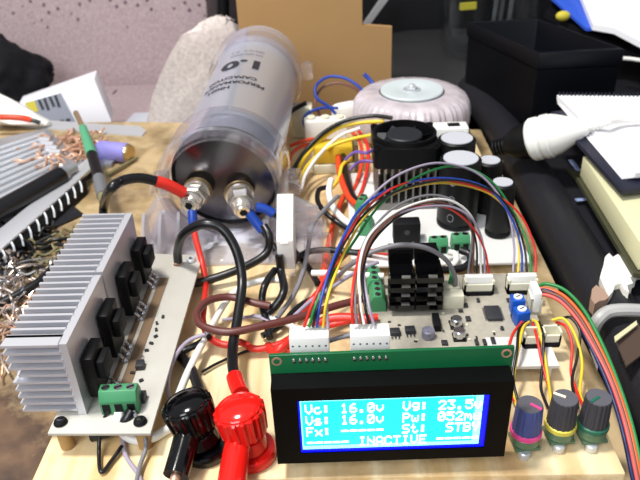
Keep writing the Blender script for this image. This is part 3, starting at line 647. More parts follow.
for H_ in ((.0945, .2725, MZ), (.1045, .2735, MZ)):
    header(H_, 3, .0025, 0, .0088, .0062, parent=t); MB().box(V(H_) + V((0, -.0036, .0010)), (.0075, .001, .002)).build('shadow_strip', M['black_matt'], t, 'dark strip painted as header shadow')  # same painted shade in front of the small headers
for px, py, q in ((518, 297, 0), (522, 309, .2)):
    c = P(px, py, 19); c.z = MZ
    tr = MB().box(c + V((0, 0, .0045)), (.0072, .0068, .009), q, .0006).build('trimpot', M['trim_blue'], t, 'blue trimmer pot')
    s = MB().cyl(c + V((0, 0, .0088)), c + V((0, 0, .0098)), .0023, None, 20).build('screw', M['white_plastic'], tr, 'white screw')
    MB().box(c + V((0, 0, .0099)), (.003, .0006, .0003), .6).build('slot', M['silicon'], s)
o = MB().tube([P(375, 251, 312), P(400, 251, 330), P(418, 251, 335), P(428, 251.5, 336)], .0010, 6).build('diode_lead', M['tin'])
g = tag(o, 'thin wire lead behind the stepped heatsinks ending in a red bead', 'wire')
MB().sph(P(432, 251, 336), .0026, (1.3, 1, 1)).build('bead', M['red_wire'], o, 'red end bead')

# ---------------------------------------------------------------- blue character display
t = thing('lcd_display', 'four-line blue character display standing upright in a black bezel', 'display', (.019, .207, 0))
YB = .2012
pc = MB().span((-.0295, .2105, .0004), (.0675, .2121, .0605), .0003).build('circuit_board', M['green_pcb'], t, 'green circuit board')
for x in (-.0265, .0645):
    for z in (.0575, .0035):
        MB().lathe((x, .2106, z), (0, -1, 0), [(.0013, 0), (.0021, 0), (.0021, .0003), (.0013, .0003)], 18).build('solder_ring', M['copper'], pc)
bx0, bx1, bz0, bz1 = -.0290, .0662, .0090, .0512
sx0, sx1, sz0, sz1 = -.0188, .0572, .0148, .0445
mb = MB()
for a, b in (((bx0, YB, bz0), (sx0, .2104, bz1)), ((sx1, YB, bz0), (bx1, .2104, bz1)), ((sx0, YB, sz1), (sx1, .2104, bz1)), ((sx0, YB, bz0), (sx1, .2104, sz0)), ((sx0, YB + .003, sz0), (sx1, .2104, sz1))): mb.span(a, b)
bmesh.ops.remove_doubles(mb.bm, verts=mb.bm.verts, dist=1e-6)
mb.build('bezel', M['lcd_bezel'], t)
scn = MB().span((sx0, YB + .0006, sz0), (sx1, YB + .0029, sz1)).build('screen', M['screen_blue'], t, 'glowing blue and cyan screen')
ax0, ax1, az0, az1 = sx0 + .0008, sx1 - .0024, sz0 + .0022, sz1 - .0003
MB().span((ax0, YB + .0003, az0), (ax1, YB + .0006, az1)).build('lit_area', M['screen_edge'], scn, 'lit pale edge')
MB().span((ax0 + .0006, YB + .0001, az0 + .0022), (ax1 - .0030, YB + .0003, az1 - .0004)).build('lit_area', M['screen_cyan'], scn, 'cyan lit area')
F5 = {'V': '8888885044'[:0] or [17,17,17,17,17,10,4], 'c': [0,0,14,16,16,17,14], 's': [0,0,14,16,14,1,30], 'F': [31,16,16,30,16,16,16], 'x': [0,0,17,10,4,10,17], ':': [0,12,12,0,12,12,0],
 '1': [4,12,4,4,4,4,14], '6': [6,8,16,30,17,17,14], '.': [0,0,0,0,0,12,12], '0': [14,17,19,21,25,17,14], 'v': [0,0,17,17,17,10,4], 'g': [0,15,17,17,15,1,14], '2': [14,17,1,2,4,8,31], '3': [31,2,4,2,1,17,14],
 '5': [31,16,30,1,1,17,14], 'P': [30,17,17,30,16,16,16], 'w': [0,0,17,17,21,21,10], 'm': [0,0,26,21,21,17,17], 'S': [15,16,16,14,1,1,30], 't': [8,8,28,8,8,9,6], 'T': [31,4,4,4,4,4,4], 'B': [30,17,17,30,17,17,30], 'Y': [17,17,17,10,4,4,4],
 'I': [14,4,4,4,4,4,14], 'N': [17,17,25,21,19,17,17], 'A': [14,17,17,17,31,17,17], 'C': [14,17,16,16,16,17,14], 'E': [31,16,16,30,16,16,31], '-': [0,0,0,31,0,0,0]}
mb = MB(); cw, ch, dt = .00355, .0063, .00060
for r, line in enumerate(('Vc: 16.0v  Vg: 23.5v', 'Vs: 16.0v  Pw: 052mw', 'Fx: -----  St:  STBY', '----- INACTIVE -----')):
    for k, chh in enumerate(line):
        if chh == ' ': continue
        for j, bits in enumerate(F5[chh]):
            for i in range(5):
                if bits >> (4 - i) & 1:
                    x = sx0 + .0030 + k * cw + i * dt; z = sz1 - .0024 - r * ch - j * .00072; wx = .00058 if chh != '-' else .00071
                    mb.box((x, YB - .00005, z), (wx, .0003, .00068))
mb.build('characters', M['screen_text'], scn, 'white dot-matrix characters', kind=None)
t.rotation_euler.z = radians(1.3); t.location.y -= .0008
for x0 in (-.0205, .0035):
    pins = MB()
    for k in range(6): pins.sph((x0 + .0008 + k * .0025, .2103, .0575), .0010, (.8, .8, 1.3), 8, 6)
    pins.build('solder_pins', M['tin'], pc, 'soldered pin ends')

# ---------------------------------------------------------------- wiring
def wire(name, m, pts, r, parent=None, label=None, seg=8, n=8, flat=1):
    return MB().tube([P(*p) if not isinstance(p, V) else p for p in pts], r, seg, n, flat).build(name, M[m], parent, label, 60)
def plug(parent, c, size, label='white plug housing', n=6, axis='x'):
    o = MB().box(c, size, 0, .0005).build('plug', M['white_plastic'], parent, label)
    for k in range(n):
        MB().box(V(c) + V((-size[0]/2 + size[0] * (k + .5) / n, -size[1]/2 - .00002, size[2] * .17)), (.0007, .0003, .0007)).build('pin_hole', M['silicon'], o)
    return o
# display harness, left plug to far right header
t = thing('wire_harness', 'rainbow wires arching high from the display to the far right header', 'wiring', (.03, .27, .03))
plug(t, V((-.0135, .2160, .0600)), (.0158, .0078, .0125))
X2 = [513, 518, 522, 527, 531, 536]
hA = [('lilac_wire', [(328, 327, 217), (327, 300, 222), (333, 268, 238), (348, 230, 262), (368, 200, 285), (400, 174, 310), (440, 163, 330), (480, 175, 340), (506, 208, 338), (514, 245, 330), (X2[0], 272, 321)], 'lilac wire'),
 ('yellow_wire', [(323, 327, 217), (327, 300, 221), (337, 270, 236), (350, 241, 256), (370, 211, 283), (403, 190, 310), (446, 183, 332), (488, 193, 341), (511, 216, 338), (519, 248, 329), (X2[1], 272, 321)], 'yellow wire'),
 ('blue_wire', [(317, 327, 217), (320, 305, 219), (329, 272, 232), (343, 238, 252), (362, 207, 275), (395, 187, 305), (440, 178, 328), (485, 187, 338), (510, 215, 336), (521, 248, 328), (X2[2], 272, 321)], 'blue wire'),
 ('black_wire', [(313, 327, 217), (318, 305, 219), (331, 272, 233), (346, 240, 252), (367, 212, 277), (400, 190, 305), (450, 180, 328), (490, 190, 338), (512, 213, 337), (524, 246, 329), (X2[3], 272, 321)], 'black wire'),
 ('green_wire', [(309, 327, 217), (318, 300, 221), (334, 272, 236), (355, 240, 262), (380, 205, 290), (415, 178, 318), (455, 166, 336), (490, 180, 343), (514, 213, 340), (528, 245, 330), (X2[4], 272, 321)], 'green wire'),
 ('red_wire', [(304, 327, 217), (314, 300, 221), (328, 272, 233), (345, 240, 252), (366, 208, 278), (400, 185, 308), (440, 180, 328), (485, 190, 338), (518, 212, 338), (534, 245, 330), (X2[5], 272, 321)], 'red wire')]
for m, p, l in hA: wire('wire', m, p, .00062, t, l)
plug(t, H2 + V((0, .0006, .0066)), (.0155, .0036, .0085), 'cream plug in the header', 0)
# display harness, right plug to nearer header
t = thing('wire_harness', 'grey, white and red wires arching from the display to the nearer header', 'wiring', (.05, .27, .03))
plug(t, V((.0107, .2166, .0600)), (.0158, .0078, .0125))
X1 = [468, 472, 477, 481, 485, 489]
hB = [('grey_wire', [(357, 324, 217), (355, 300, 222), (357, 268, 238), (368, 236, 262), (395, 207, 290), (430, 195, 310), (458, 204, 318), (472, 230, 322), (X1[0], 275, 321)], 'grey wire'),
 ('brown_thin', [(361, 324, 217), (359, 300, 222), (361, 268, 238), (374, 236, 262), (402, 211, 290), (434, 202, 310), (460, 212, 318), (473, 236, 322), (X1[1], 275, 321)], 'brown wire'),
 ('black_wire', [(369, 324, 217), (364, 300, 222), (363, 270, 238), (374, 240, 262), (403, 214, 290), (440, 205, 311), (466, 219, 319), (476, 242, 322), (X1[2], 275, 321)], 'black wire'),
 ('white_wire', [(364, 324, 217), (360, 300, 222), (360, 262, 240), (372, 232, 264), (402, 209, 290), (440, 199, 311), (466, 210, 319), (479, 236, 322), (X1[3], 275, 321)], 'white wire'),
 ('lilac_wire', [(374, 325, 217), (368, 302, 222), (364, 272, 238), (370, 240, 260), (400, 213, 288), (446, 206, 312), (472, 219, 319), (483, 244, 322), (X1[4], 275, 321)], 'lilac wire'),
 ('red_wire', [(353, 324, 217), (352, 300, 221), (356, 270, 236), (366, 242, 258), (402, 212, 290), (441, 206, 311), (468, 222, 319), (484, 248, 322), (X1[5], 275, 321)], 'red wire')]
for m, p, l in hB: wire('wire', m, p, .00062, t, l)
plug(t, H1 + V((0, .0006, .0066)), (.0155, .0036, .0085), 'cream plug in the header', 0)
# leads leaving over the right edge
t = thing('wire_harness', 'green, orange and red wires leaving over the right edge of the board', 'wiring', (.12, .30, .015))
plug(t, V((.1032, .302, MZ + .0078)), (.0040, .0118, .0125), 'white upright plug', 0)
for k, (m, l) in enumerate((('green_wire', 'green wire'), ('orange_wire', 'orange wire'), ('brown_thin', 'brown wire'), ('navy_wire', 'dark blue wire'), ('pink_wire', 'pink wire'))):
    o_ = [(0, 0), (-3, 5), (-5, 8), (-11, 6), (-7, 11)][k]
    wire('wire', m, [(538, 286 + k * 2.6, 18), (548 + o_[0] * .3, 284 + o_[1], 19), (566 + o_[0] * .7, 291 + o_[1], 19), (585 + o_[0], 312 + o_[1] * .8, 16), (603 + o_[0], 346 + o_[1] * .5, 10), (619 + o_[0], 385, 4), (632 + o_[0], 425, -2), (642 + o_[0], 470, -8), (650 + o_[0], 510, -10)], .0010, t, l)
# three potentiometers with their leads
def pot(px, py, mark, ringm, ang, skirt, label, leads, hue):
    c = P(px + 2.5, py - 7, 11); c.z = 0
    t = thing('potentiometer', label, 'control knob', c)
    MB().box(c + V((0, 0, .0042)), (.0112, .0108, .0016), .1, .0003).build('circuit_board', mat('pot_pcb', '#4d6a50', .4), t, 'small green circuit board')
    MB().cyl(c + V((0, 0, .0052)), c + V((0, 0, .0095)), .0064, .0060, 24, .0006).build('body', mat('pot_body', '#5d7a5e', .35, .2), t)
    MB().cyl(c + V((-.001, -.0052, 0)), c + V((-.001, -.0052, .0038)), .0026, None, 14, .0005).build('mounting_lug', M['steel'], t)
    for q in (-.004, 0, .004): MB().cyl(c + V((q, .0062, 0)), c + V((q, .0062, .0075)), .0006, None, 6).build('pin', M['tin'], t)
    rib = lambda k: 1.0 if k % 4 < 2 else .955
    kn = MB().lathe(c + V((0, 0, .0098)), (0, 0, 1), [(0, 0), (.0063, 0), (.0063, .0024), (.0062, .0028), (.0056, .0156), (.0053, .0164), (0, .0164)], 72, mod=rib).build('knob', M[skirt], t, sharp=20)
    MB().lathe(c + V((0, 0, .0098)), (0, 0, 1), [(.0061, .0002), (.0068, .0002), (.0068, .0022), (.0061, .0026), (.0061, .0002)], 40).build('skirt_ring', M[ringm], kn, 'coloured ring')
    MB().cyl(c + V((0, 0, .0259)), c + V((0, 0, .0265)), .0053, .0051, 32).build('top_cap', M['knob_grey'], kn, 'grey top disc')
    d = V((cos(ang), sin(ang), 0)); MB().box(c + V((0, 0, .0266)) + d * .0026, (.0052, .0012, .0005), ang).build('pointer', M[mark], kn, 'coloured pointer line')
    if skirt == 'knob_dark' or True:
        pass
    for m, pts in leads: wire('lead', m, pts, .00075, t)
pot(523.5, 437, 'pink', 'pink', radians(-42), 'knob_blue', 'leftmost knob, bluish grey with a pink ring and pointer, beside the display',
    [('red_wire', [(522, 322, 17), (513, 334, 19), (508, 352, 16), (506, 372, 10), (510, 392, 7), (520, 410, 6)]), ('black_wire', [(526, 322, 17), (519, 330, 20), (517, 350, 18), (513, 376, 12), (517, 398, 7), (522, 412, 6)]), ('yellow_wire', [(529, 322, 17), (523, 328, 20), (519, 346, 18), (514, 374, 12), (514, 396, 7), (519, 412, 6)])], 0)
pot(558, 430.5, 'white_mark', 'yellow_mark', radians(148), 'knob_dark', 'middle knob of three, dark grey with a yellow ring and cream pointer',
    [('red_wire', [(533, 323, 17), (537, 338, 17), (542, 362, 12), (549, 388, 7), (556, 408, 6)]), ('black_wire', [(539, 322, 17), (543, 335, 18), (543, 362, 12), (541, 388, 7), (548, 408, 6)]), ('yellow_wire', [(533, 320, 19), (538, 325, 20), (544, 352, 14), (549, 385, 8), (552, 408, 6)])], 0)
pot(590.5, 430, 'green_mark', 'green_mark', radians(215), 'knob_dark', 'rightmost knob of three, dark grey with a green ring and pointer',
    [('red_wire', [(556, 322, 17), (566, 327, 18), (572, 345, 14), (571, 372, 8), (577, 392, 6), (584, 408, 6)]), ('black_wire', [(562, 318, 18), (571, 318, 20), (580, 332, 17), (577, 358, 11), (572, 382, 7), (578, 408, 6)]), ('yellow_wire', [(552, 320, 19), (564, 319, 21), (575, 335, 17), (582, 362, 10), (580, 392, 6), (586, 408, 6)])], 0)

# ---------------------------------------------------------------- binding posts
def binding(c, tilt, m, gloss, label):
    c = V(c); ax = V(tilt).normalized(); x, y, z = frame(ax)
    t = thing('binding_post', label, 'binding post', c)
    MB().lathe(c + V((0, 0, .0003)), (0, 0, 1), [(0, 0), (.0108, 0), (.0112, .0008), (.0112, .004), (.0104, .0052), (0, .0052)], 40).build('base_collar', M[gloss], t)
    MB().cyl(c + ax * .005, c + ax * .011, .0085, .0078, 32, .0005).build('lower_body', M[gloss], t)
    MB().cyl(c + ax * .0108, c + ax * .0140, .0055, None, 24).build('stud', M['chrome'], t, 'metal stud')
    rib = lambda k: 1.0 if k % 6 in (0, 1, 2) else .925
    MB().lathe(c + ax * .0135, ax, [(0, 0), (.0096, 0), (.0103, .001), (.0113, .0100), (.0113, .0126), (.0105, .0134), (0, .0134)], 108, mod=rib).build('grip', M[gloss], t, sharp=22)
    MB().lathe(c + ax * .0267, ax, [(.0100, -.0004), (.0100, .0008), (.0095, .0013), (.0090, .0008), (.0078, .0018), (.0045, .0028), (0, .0032)], 84, mod=lambda k: 1.0).build('cap_top', M[gloss], t)
    return t
cB = P(206, 450, 0); cR = P(252, 455, 0)
binding(cB, P(183, 397, 29) - cB, 'black_gloss', 'black_gloss', 'black ribbed binding post at the front of the board')
binding(cR, P(237, 404, 29) - cR, 'red_gloss', 'red_gloss', 'red ribbed binding post to the left of the display')
def boot(pts, r0, r1, m, name, label, core=None):
    t = thing(name, label, 'plug', P(*pts[0]))
    MB().tube([P(*p) for p in pts], lambda f: r0 + (r1 - r0) * f, 18, 8).build('boot', M[m], t)
    e = P(*pts[-1]); d = (e - P(*pts[-2])).normalized(); MB().cyl(e - d * .0015, e + d * .005, .0022, None, 12).build('core', M[core or 'copper'], t)
    s = P(*pts[0]); d = (s - P(*pts[1])).normalized(); MB().cyl(s - d * .001, s + d * .008, .0026, None, 14).build('pin', M['chrome'], t)
boot([(189, 428, 14), (187, 436, 14), (183, 452, 12), (176, 476, 9)], .0058, .0056, 'black_gloss', 'banana_plug', 'black booted plug pushed into the front of the black binding post')
boot([(240, 434, 13), (239, 440, 13), (236, 456, 11), (231, 490, 8)], .0054, .0062, 'red_gloss', 'banana_plug', 'red booted plug pushed into the front of the red binding post')

# ---------------------------------------------------------------- heavy cables
def cable(name, label, m, pts, r, cat='cable', seg=12): return tag(wire(name, m, pts, r, None, None, seg, 10), label, cat)
t = thing('power_cable', 'black thick cable looping from the left board screw to the red binding post', 'cable', P(177, 262, 16))
wire('sheath', 'black_rubber', [(178, 261, 17), (178, 250, 345), (184, 234, 335), (203, 224, 330), (222, 229, 328), (236, 250, 322), (242, 280, 312), (238, 315, 18), (233, 345, 14), (233, 368, 15), (238, 385, 17)], .0027, t, None, 14, 10)
MB().cyl(P(177, 265, 15), P(178, 260, 17), .0022, None, 12).build('copper_end', M['copper'], t)
wire('red_sleeve', 'red_gloss', [(234.5, 377, 16.2), (237, 385, 17), (241, 394, 18)], .0040, t, 'red end sleeve', 14)
cable('power_cable', 'black thick cable running flat across the board behind the brown loop', 'black_rubber', [(163, 294, 6), (178, 287, 5), (205, 281, 6), (235, 271, 9), (258, 260, 12), (268, 250, 16), (269, 236, 24), (264, 226, 28)], .0026)
t = thing('post_cable', 'black cable with red sleeve arching from behind the heatsink to the capacitor', 'cable', P(106, 210, 8))
wire('sheath', 'black_rubber', [(103, 224, 6), (104, 205, 15), (110, 190, 360), (122, 181, 366), (140, 178, 374), (160, 182, 380)], .0031, t, None, 14, 10)
wire('red_sleeve', 'red_wire', [(156, 181, 379), (168, 185, 381), (184, 193, 384)], .0037, t, 'red shrink sleeve', 14)
t = thing('sense_cable', 'red wire with blue crimp hanging from the left capacitor terminal', 'cable', P(193, 220, 370))
wire('crimp', 'blue_crimp', [(192, 208, 384), (192.5, 216, 381), (193, 226, 378)], .0030, t, 'blue crimp sleeve', 12)
wire('sheath', 'red_wire', [(193, 224, 378), (196, 240, 366), (202, 262, 350), (206, 285, 338), (204, 305, 15), (203, 322, 9), (210, 338, 6), (226, 345, 5), (240, 342, 5), (256, 349, 5), (280, 344, 6), (300, 333, 8), (330, 325, 9), (352, 320, 12), (378, 317, 13)], .0019, t, None, 12)
t = thing('crimp_lead', 'black lead with blue crimp at upper right of the right capacitor terminal', 'cable', P(268, 212, 380))
wire('crimp', 'blue_crimp', [(256, 207, 386), (265, 209, 386), (274, 214, 385)], .0031, t, 'blue crimp sleeve', 12)
wire('sheath', 'black_rubber', [(272, 213, 385), (284, 222, 392), (292, 240, 390), (297, 265, 370)], .0018, t)
t = thing('crimp_lead', 'short blue crimp angled down from the right capacitor terminal', 'cable', P(260, 225, 378))
wire('crimp', 'blue_crimp', [(249, 213, 385), (255, 221, 383), (263, 231, 380)], .0033, t, 'blue crimp sleeve', 12)
wire('sheath', 'black_rubber', [(260, 228, 381), (268, 238, 378), (276, 250, 372)], .0020, t)
t = thing('inline_connector', 'tall white plastic connector with black wires standing in front of the capacitor', 'connector', (-.032, .35, .012))
MB().prism([(-.0368, .338, .0150), (-.0368, .336, .036), (-.0368, .3605, .0535), (-.0368, .3665, .050), (-.0368, .352, .0150)], (.0098, 0, 0), .0008).build('housing', M['white_plastic'], t)
MB().prism([(-.0368, .3375, .0100), (-.0368, .337, .0285), (-.0368, .346, .0285), (-.0368, .350, .0100)], (.0098, 0, 0), .0006).build('clear_skirt', M['clear'], t)
MB().span((-.0345, .3355, .0335), (-.0300, .338, .0350), .0003).build('latch', M['white_plastic'], t)
wire('lead', 'black_rubber', [(279, 255, 336), (281, 272, 333), (284, 290, 17), (277, 304, 12), (268, 312, 8)], .0024, t, None, 12)
wire('lead', 'black_rubber', [(275, 270, 336), (265, 285, 18), (262, 302, 11), (266, 320, 7), (270, 338, 5)], .0021, t, None, 12)
cable('brown_cable', 'brown cable bent into a horizontal loop over the red wire', 'brown_wire', [(270, 306, 14), (255, 303, 15), (230, 297, 16), (208, 301, 18), (197, 314, 18), (203, 326, 18), (228, 332, 18), (262, 326, 18), (300, 317, 17), (335, 306, 15), (366, 298, 14)], .0021)
t = thing('white_cable', 'white cable running down to behind the black binding post', 'cable', P(230, 300, 8))
wire('sheath', 'white_wire', [(283, 280, 14), (262, 281, 14), (240, 288, 12), (226, 302, 10), (214, 322, 9), (201, 346, 8), (189, 370, 9), (180, 392, 12), (176, 404, 16)], .0019, t, None, 12)
cable('white_cable', 'white cable curving from the green front terminal under the black binding post', 'white_wire', [(119, 412, 16), (119, 424, 12), (124, 434, 5), (136, 440, 3), (152, 438, 3), (166, 430, 3), (178, 424, 3)], .0022)
cable('black_cable', 'short black cable poking from under the green front terminal', 'black_rubber', [(132, 410, 17), (124, 422, 13), (108, 432, 6), (92, 437, 3)], .0024)
cable('black_lead', 'thin black lead bent in a sharp loop below the green terminal', 'black_wire', [(108, 410, 17), (101, 428, 10), (99, 450, 3), (101, 472, 2), (112, 460, 2), (122, 446, 3)], .0009)
cable('grey_lead', 'grey lead dropping from the green terminal to the front edge', 'grey_wire', [(133, 411, 17), (142, 428, 11), (146, 446, 5), (140, 466, 3), (134, 492, 3)], .0010)
cable('pale_lead', 'pale grey lead crossing the grey lead below the green terminal', 'lilac_wire', [(122, 436, 2), (126, 456, 2), (138, 474, 2), (144, 492, 2)], .0010)
cable('pale_lead', 'thin pale grey lead looping over the right edge of the left board', 'lilac_wire', [(206, 334, 14), (190, 340, 13), (178, 352, 12), (170, 370, 10), (168, 392, 4), (174, 412, 3)], .0011)
cable('black_cable', 'short black cable lying between left board and black binding post', 'black_rubber', [(168, 361, 6), (182, 352, 6), (196, 345, 8), (210, 336, 8)], .0018)
cable('black_cable', 'black cable entering the black binding post from behind', 'black_rubber', [(176, 353, 4), (186, 362, 5), (194, 375, 8), (200, 392, 12), (203, 408, 15)], .0027)
cable('black_lead', 'thin black lead slanting behind the red binding post', 'black_wire', [(202, 372, 2), (216, 364, 2), (234, 356, 2), (252, 349, 3)], .0008)
cable('white_tube', 'white straight wire crossing behind the display plugs', 'white_wire', [(312, 273, 14), (335, 273, 16), (360, 275, 17), (384, 276, 18)], .0018)
cable('white_cable', 'white cable end lying below the brown cable behind the display', 'white_wire', [(252, 317, 6), (268, 318, 6), (284, 322, 6), (298, 330, 7)], .0018)
cable('grey_cable', 'slim grey cable passing right of the white connector', 'grey_wire', [(338, 196, 25), (326, 208, 24), (313, 225, 22), (308, 248, 18), (303, 272, 14), (293, 296, 10), (277, 318, 8)], .0014)
cable('grey_cable', 'grey cable arching over the stepped black heatsinks', 'grey_wire', [(338, 276, 20), (352, 264, 300), (372, 252, 300), (400, 245, 300), (426, 248, 303), (446, 260, 307), (455, 277, 310), (454, 288, 16)], .0013)
cable('green_lead', 'short green lead standing beside the cream sockets', 'green_wire', [(451, 268, 20), (452, 275, 312), (450, 284, 17)], .0013)
cable('red_cable', 'thick red cable running along behind the display plugs', 'red_wire', [(288, 352, 6), (300, 337, 8), (318, 324, 10), (336, 318, 12), (368, 319, 14)], .0027)
cable('red_cable', 'red cable end bulging left of the display plugs', 'red_wire', [(268, 346, 5), (274, 352, 7), (282, 347, 10), (292, 338, 10)], .0024)
cable('red_cable', 'red cable crossing beneath the brown cable near the green terminals', 'red_wire', [(296, 318, 5), (312, 300, 6), (325, 284, 7), (338, 262, 8), (350, 250, 9)], .0020)
cable('black_cable', 'black cable stretching from the white connector to the rear terminals', 'black_rubber', [(293, 262, 12), (305, 253, 14), (325, 250, 15), (350, 252, 15), (372, 255, 14)], .0020)
cable('black_cable', 'black cable crossing behind the white connector near its foot', 'black_rubber', [(290, 246, 14), (300, 258, 10), (310, 270, 7), (318, 284, 6)], .0020)
cable('grey_lead', 'thin grey lead slanting across the brown cable', 'lilac_wire', [(292, 318, 17), (312, 300, 18), (334, 286, 18), (356, 272, 18), (378, 262, 18)], .0011)
cable('grey_lead', 'thin grey lead lying on the board under the brown loop', 'lilac_wire', [(222, 320, 9), (240, 318, 8), (258, 317, 8), (276, 326, 8)], .0009)
cable('black_cable', 'black cable lying under the red cable behind the display', 'black_rubber', [(262, 336, 4), (280, 326, 5), (300, 306, 5), (330, 290, 5)], .0018)
cable('grey_lead', 'grey lead joining the two plugs on the display', 'grey_wire', [(318, 345, 219), (332, 340, 221), (346, 336, 222), (360, 333, 221)], .0010)
# behind: bundles between capacitor, coil and fan
cable('yellow_wire', 'lower yellow wire sweeping from the cradle towards the fan', 'yellow_wire', [(298, 184, 12), (308, 165, 16), (328, 148, 24), (352, 139, 30), (378, 134, 36)], .0014, 'wire')
cable('yellow_wire', 'upper yellow wire sweeping from the cradle towards the fan', 'yellow_wire', [(294, 178, 14), (306, 156, 18), (328, 134, 28), (352, 124, 34), (384, 121, 38)], .0016, 'wire')
cable('black_wire', 'black wire arching over the yellow wires to the fan', 'black_wire', [(292, 172, 14), (304, 153, 20), (322, 134, 30), (345, 121, 37), (372, 116, 41), (392, 118, 42)], .0017, 'wire')
cable('white_wire', 'white wire running below the yellow wires from the cradle', 'white_wire', [(301, 190, 12), (306, 174, 15), (320, 154, 22), (340, 136, 28), (360, 128, 32)], .0014, 'wire')
cable('blue_wire', 'blue wire looping high left of the toroidal transformer', 'blue_wire', [(368, 98, 30), (358, 86, 40), (344, 78, 46), (328, 77, 47), (316, 86, 42), (317, 98, 34), (328, 106, 27), (336, 114, 20)], .0013, 'wire')
cable('blue_wire', 'blue wire hooked over the white mains terminal', 'blue_wire', [(338, 108, 24), (322, 108, 26), (307, 114, 24), (304, 124, 18), (312, 134, 10)], .0013, 'wire')
cable('brown_wire', 'brown wire looping inside the high blue wire', 'brown_thin', [(366, 100, 28), (354, 88, 38), (338, 83, 42), (322, 88, 38), (315, 102, 30), (320, 115, 20), (330, 128, 10)], .0012, 'wire')
cable('blue_stub', 'short blue wire stub beside the pale transformer', 'blue_wire', [(376, 88, 34), (370, 80, 40), (364, 74, 45)], .0018, 'wire')
cable('red_wire', 'red wire leaving the cream block towards the coil', 'red_orange', [(290, 146, 12), (303, 141, 16), (318, 139, 16), (332, 142, 12)], .0015, 'wire')
cable('red_wire', 'red wire dropping between coil and fan, left strand', 'red_orange', [(352, 132, 22), (360, 142, 20), (362, 160, 14), (357, 182, 9), (350, 196, 8)], .0015, 'wire')
cable('red_wire', 'red wire dropping between coil and fan, right strand', 'red_wire', [(358, 130, 24), (367, 144, 20), (368, 162, 14), (364, 184, 9), (358, 200, 9)], .0014, 'wire')
cable('red_wire', 'red wire behind the clear cradle lug', 'red_orange', [(288, 166, 8), (292, 154, 10), (300, 147, 12), (310, 144, 12)], .0016, 'wire')
cable('black_stub', 'black wire with red end beside the silver capacitor', 'black_wire', [(290, 112, 26), (298, 107, 30), (306, 103, 34)], .0020, 'wire')
cable('red_cable', 'orange red cable bending under the coil towards the rear terminal', 'red_orange', [(338, 152, 14), (339, 168, 14), (343, 184, 13), (350, 198, 12), (357, 205, 12)], .0024)
cable('black_cable', 'black cable hugging the orange red cable below the coil', 'black_rubber', [(342, 150, 15), (345, 168, 15), (348, 182, 14), (353, 196, 13), (360, 203, 13)], .0022)
cable('yellow_lead', 'yellow lead twisting down beside the coil', 'yellow_wire', [(350, 158, 18), (342, 166, 18), (339, 178, 14), (332, 188, 10)], .0014, 'wire')
cable('red_cable', 'orange red cable running down beside the clear tab', 'red_orange', [(344, 196, 6), (336, 214, 6), (330, 238, 6), (325, 264, 5), (321, 285, 4)], .0019)
cable('white_cable', 'white cable bowing down to the rear left terminal', 'white_wire', [(331, 180, 22), (329, 192, 20), (333, 207, 17), (342, 218, 14), (352, 225, 12), (362, 228, 11)], .0023)
cable('black_cable', 'black cable bowing outside the white cable', 'black_rubber', [(328, 187, 18), (319, 190, 18), (318, 202, 16), (327, 214, 14), (340, 224, 11), (352, 231, 10)], .0018)
cable('purple_lead', 'purple lead crossing towards the fan', 'purple_wire', [(350, 170, 20), (356, 164, 24), (364, 161, 28), (374, 162, 28)], .0011, 'wire')
cable('white_cable', 'white cable bending out of the rear green terminals', 'white_wire', [(448, 252, 14), (455, 254, 13), (456, 261, 11), (449, 268, 10), (438, 272, 10)], .0019)
cable('black_cable', 'black cable looping out of the rear green terminals', 'black_rubber', [(460, 250, 14), (469, 254, 13), (470, 262, 11), (462, 268, 10), (446, 270, 10), (428, 270, 12)], .0023)
cable('red_cable', 'red cable passing behind the stepped heatsinks', 'red_wire', [(356, 252, 11), (366, 251, 12), (378, 252, 13), (392, 254, 13)], .0016)
# ---------------------------------------------------------------- clutter on the workbench, left side
TZ = -18
def T(px, py, h=0): return P(px, py, TZ + h)
o = MB().prism([T(-8, 124, 0), T(30, 128), T(100, 134), T(142, 137), T(146, 132), T(140, 127), T(100, 125), T(30, 120), T(-8, 116)], (0, 0, .0012)).build('steel_ruler', M['steel']); tag(o, 'steel ruler lying along the back edge of the workbench', 'ruler')
t = thing('lithium_cell', 'lilac cylindrical battery cell lying behind the black cable', 'battery', T(115, 157))
a, b = T(99, 150, 9), T(128, 153, 9); d = (b - a).normalized()
MB().cyl(a, b, .0088, None, 28, .001).build('body', M['battery'], t)
MB().cyl(b - d * .0005, b + d * .003, .0084, .0078, 28, .0006).build('cap', M['brass'], t, 'brass coloured end')
t = thing('pen_tool', 'green and black hobby pen tool leaning over the metal scraps', 'tool', T(100, 180))
q = [P(76, 113, 8), P(83, 128, 10), P(92, 155, 12), P(99, 178, 12), P(103, 196, 10), P(104, 206, 8)]
MB().tube([q[0], q[1]], .0026, 12, 0).build('brass_tip', M['brass'], t); MB().tube([q[1], q[2]], lambda f: .0036 + .0012 * f, 16, 0).build('green_grip', M['handle_green'], t, 'green grip')
MB().tube([q[2], q[3]], .0044, 16, 0).build('black_grip', M['black_plastic'], t, 'black grip'); MB().tube([q[3], q[4]], .0047, 16, 0).build('grey_collar', mat('collar', '#7d8084', .4, .4), t, 'grey collar'); MB().tube([q[4], q[5]], lambda f: .0042 - .0014 * f, 14, 0).build('tail', M['olive_metal'], t)
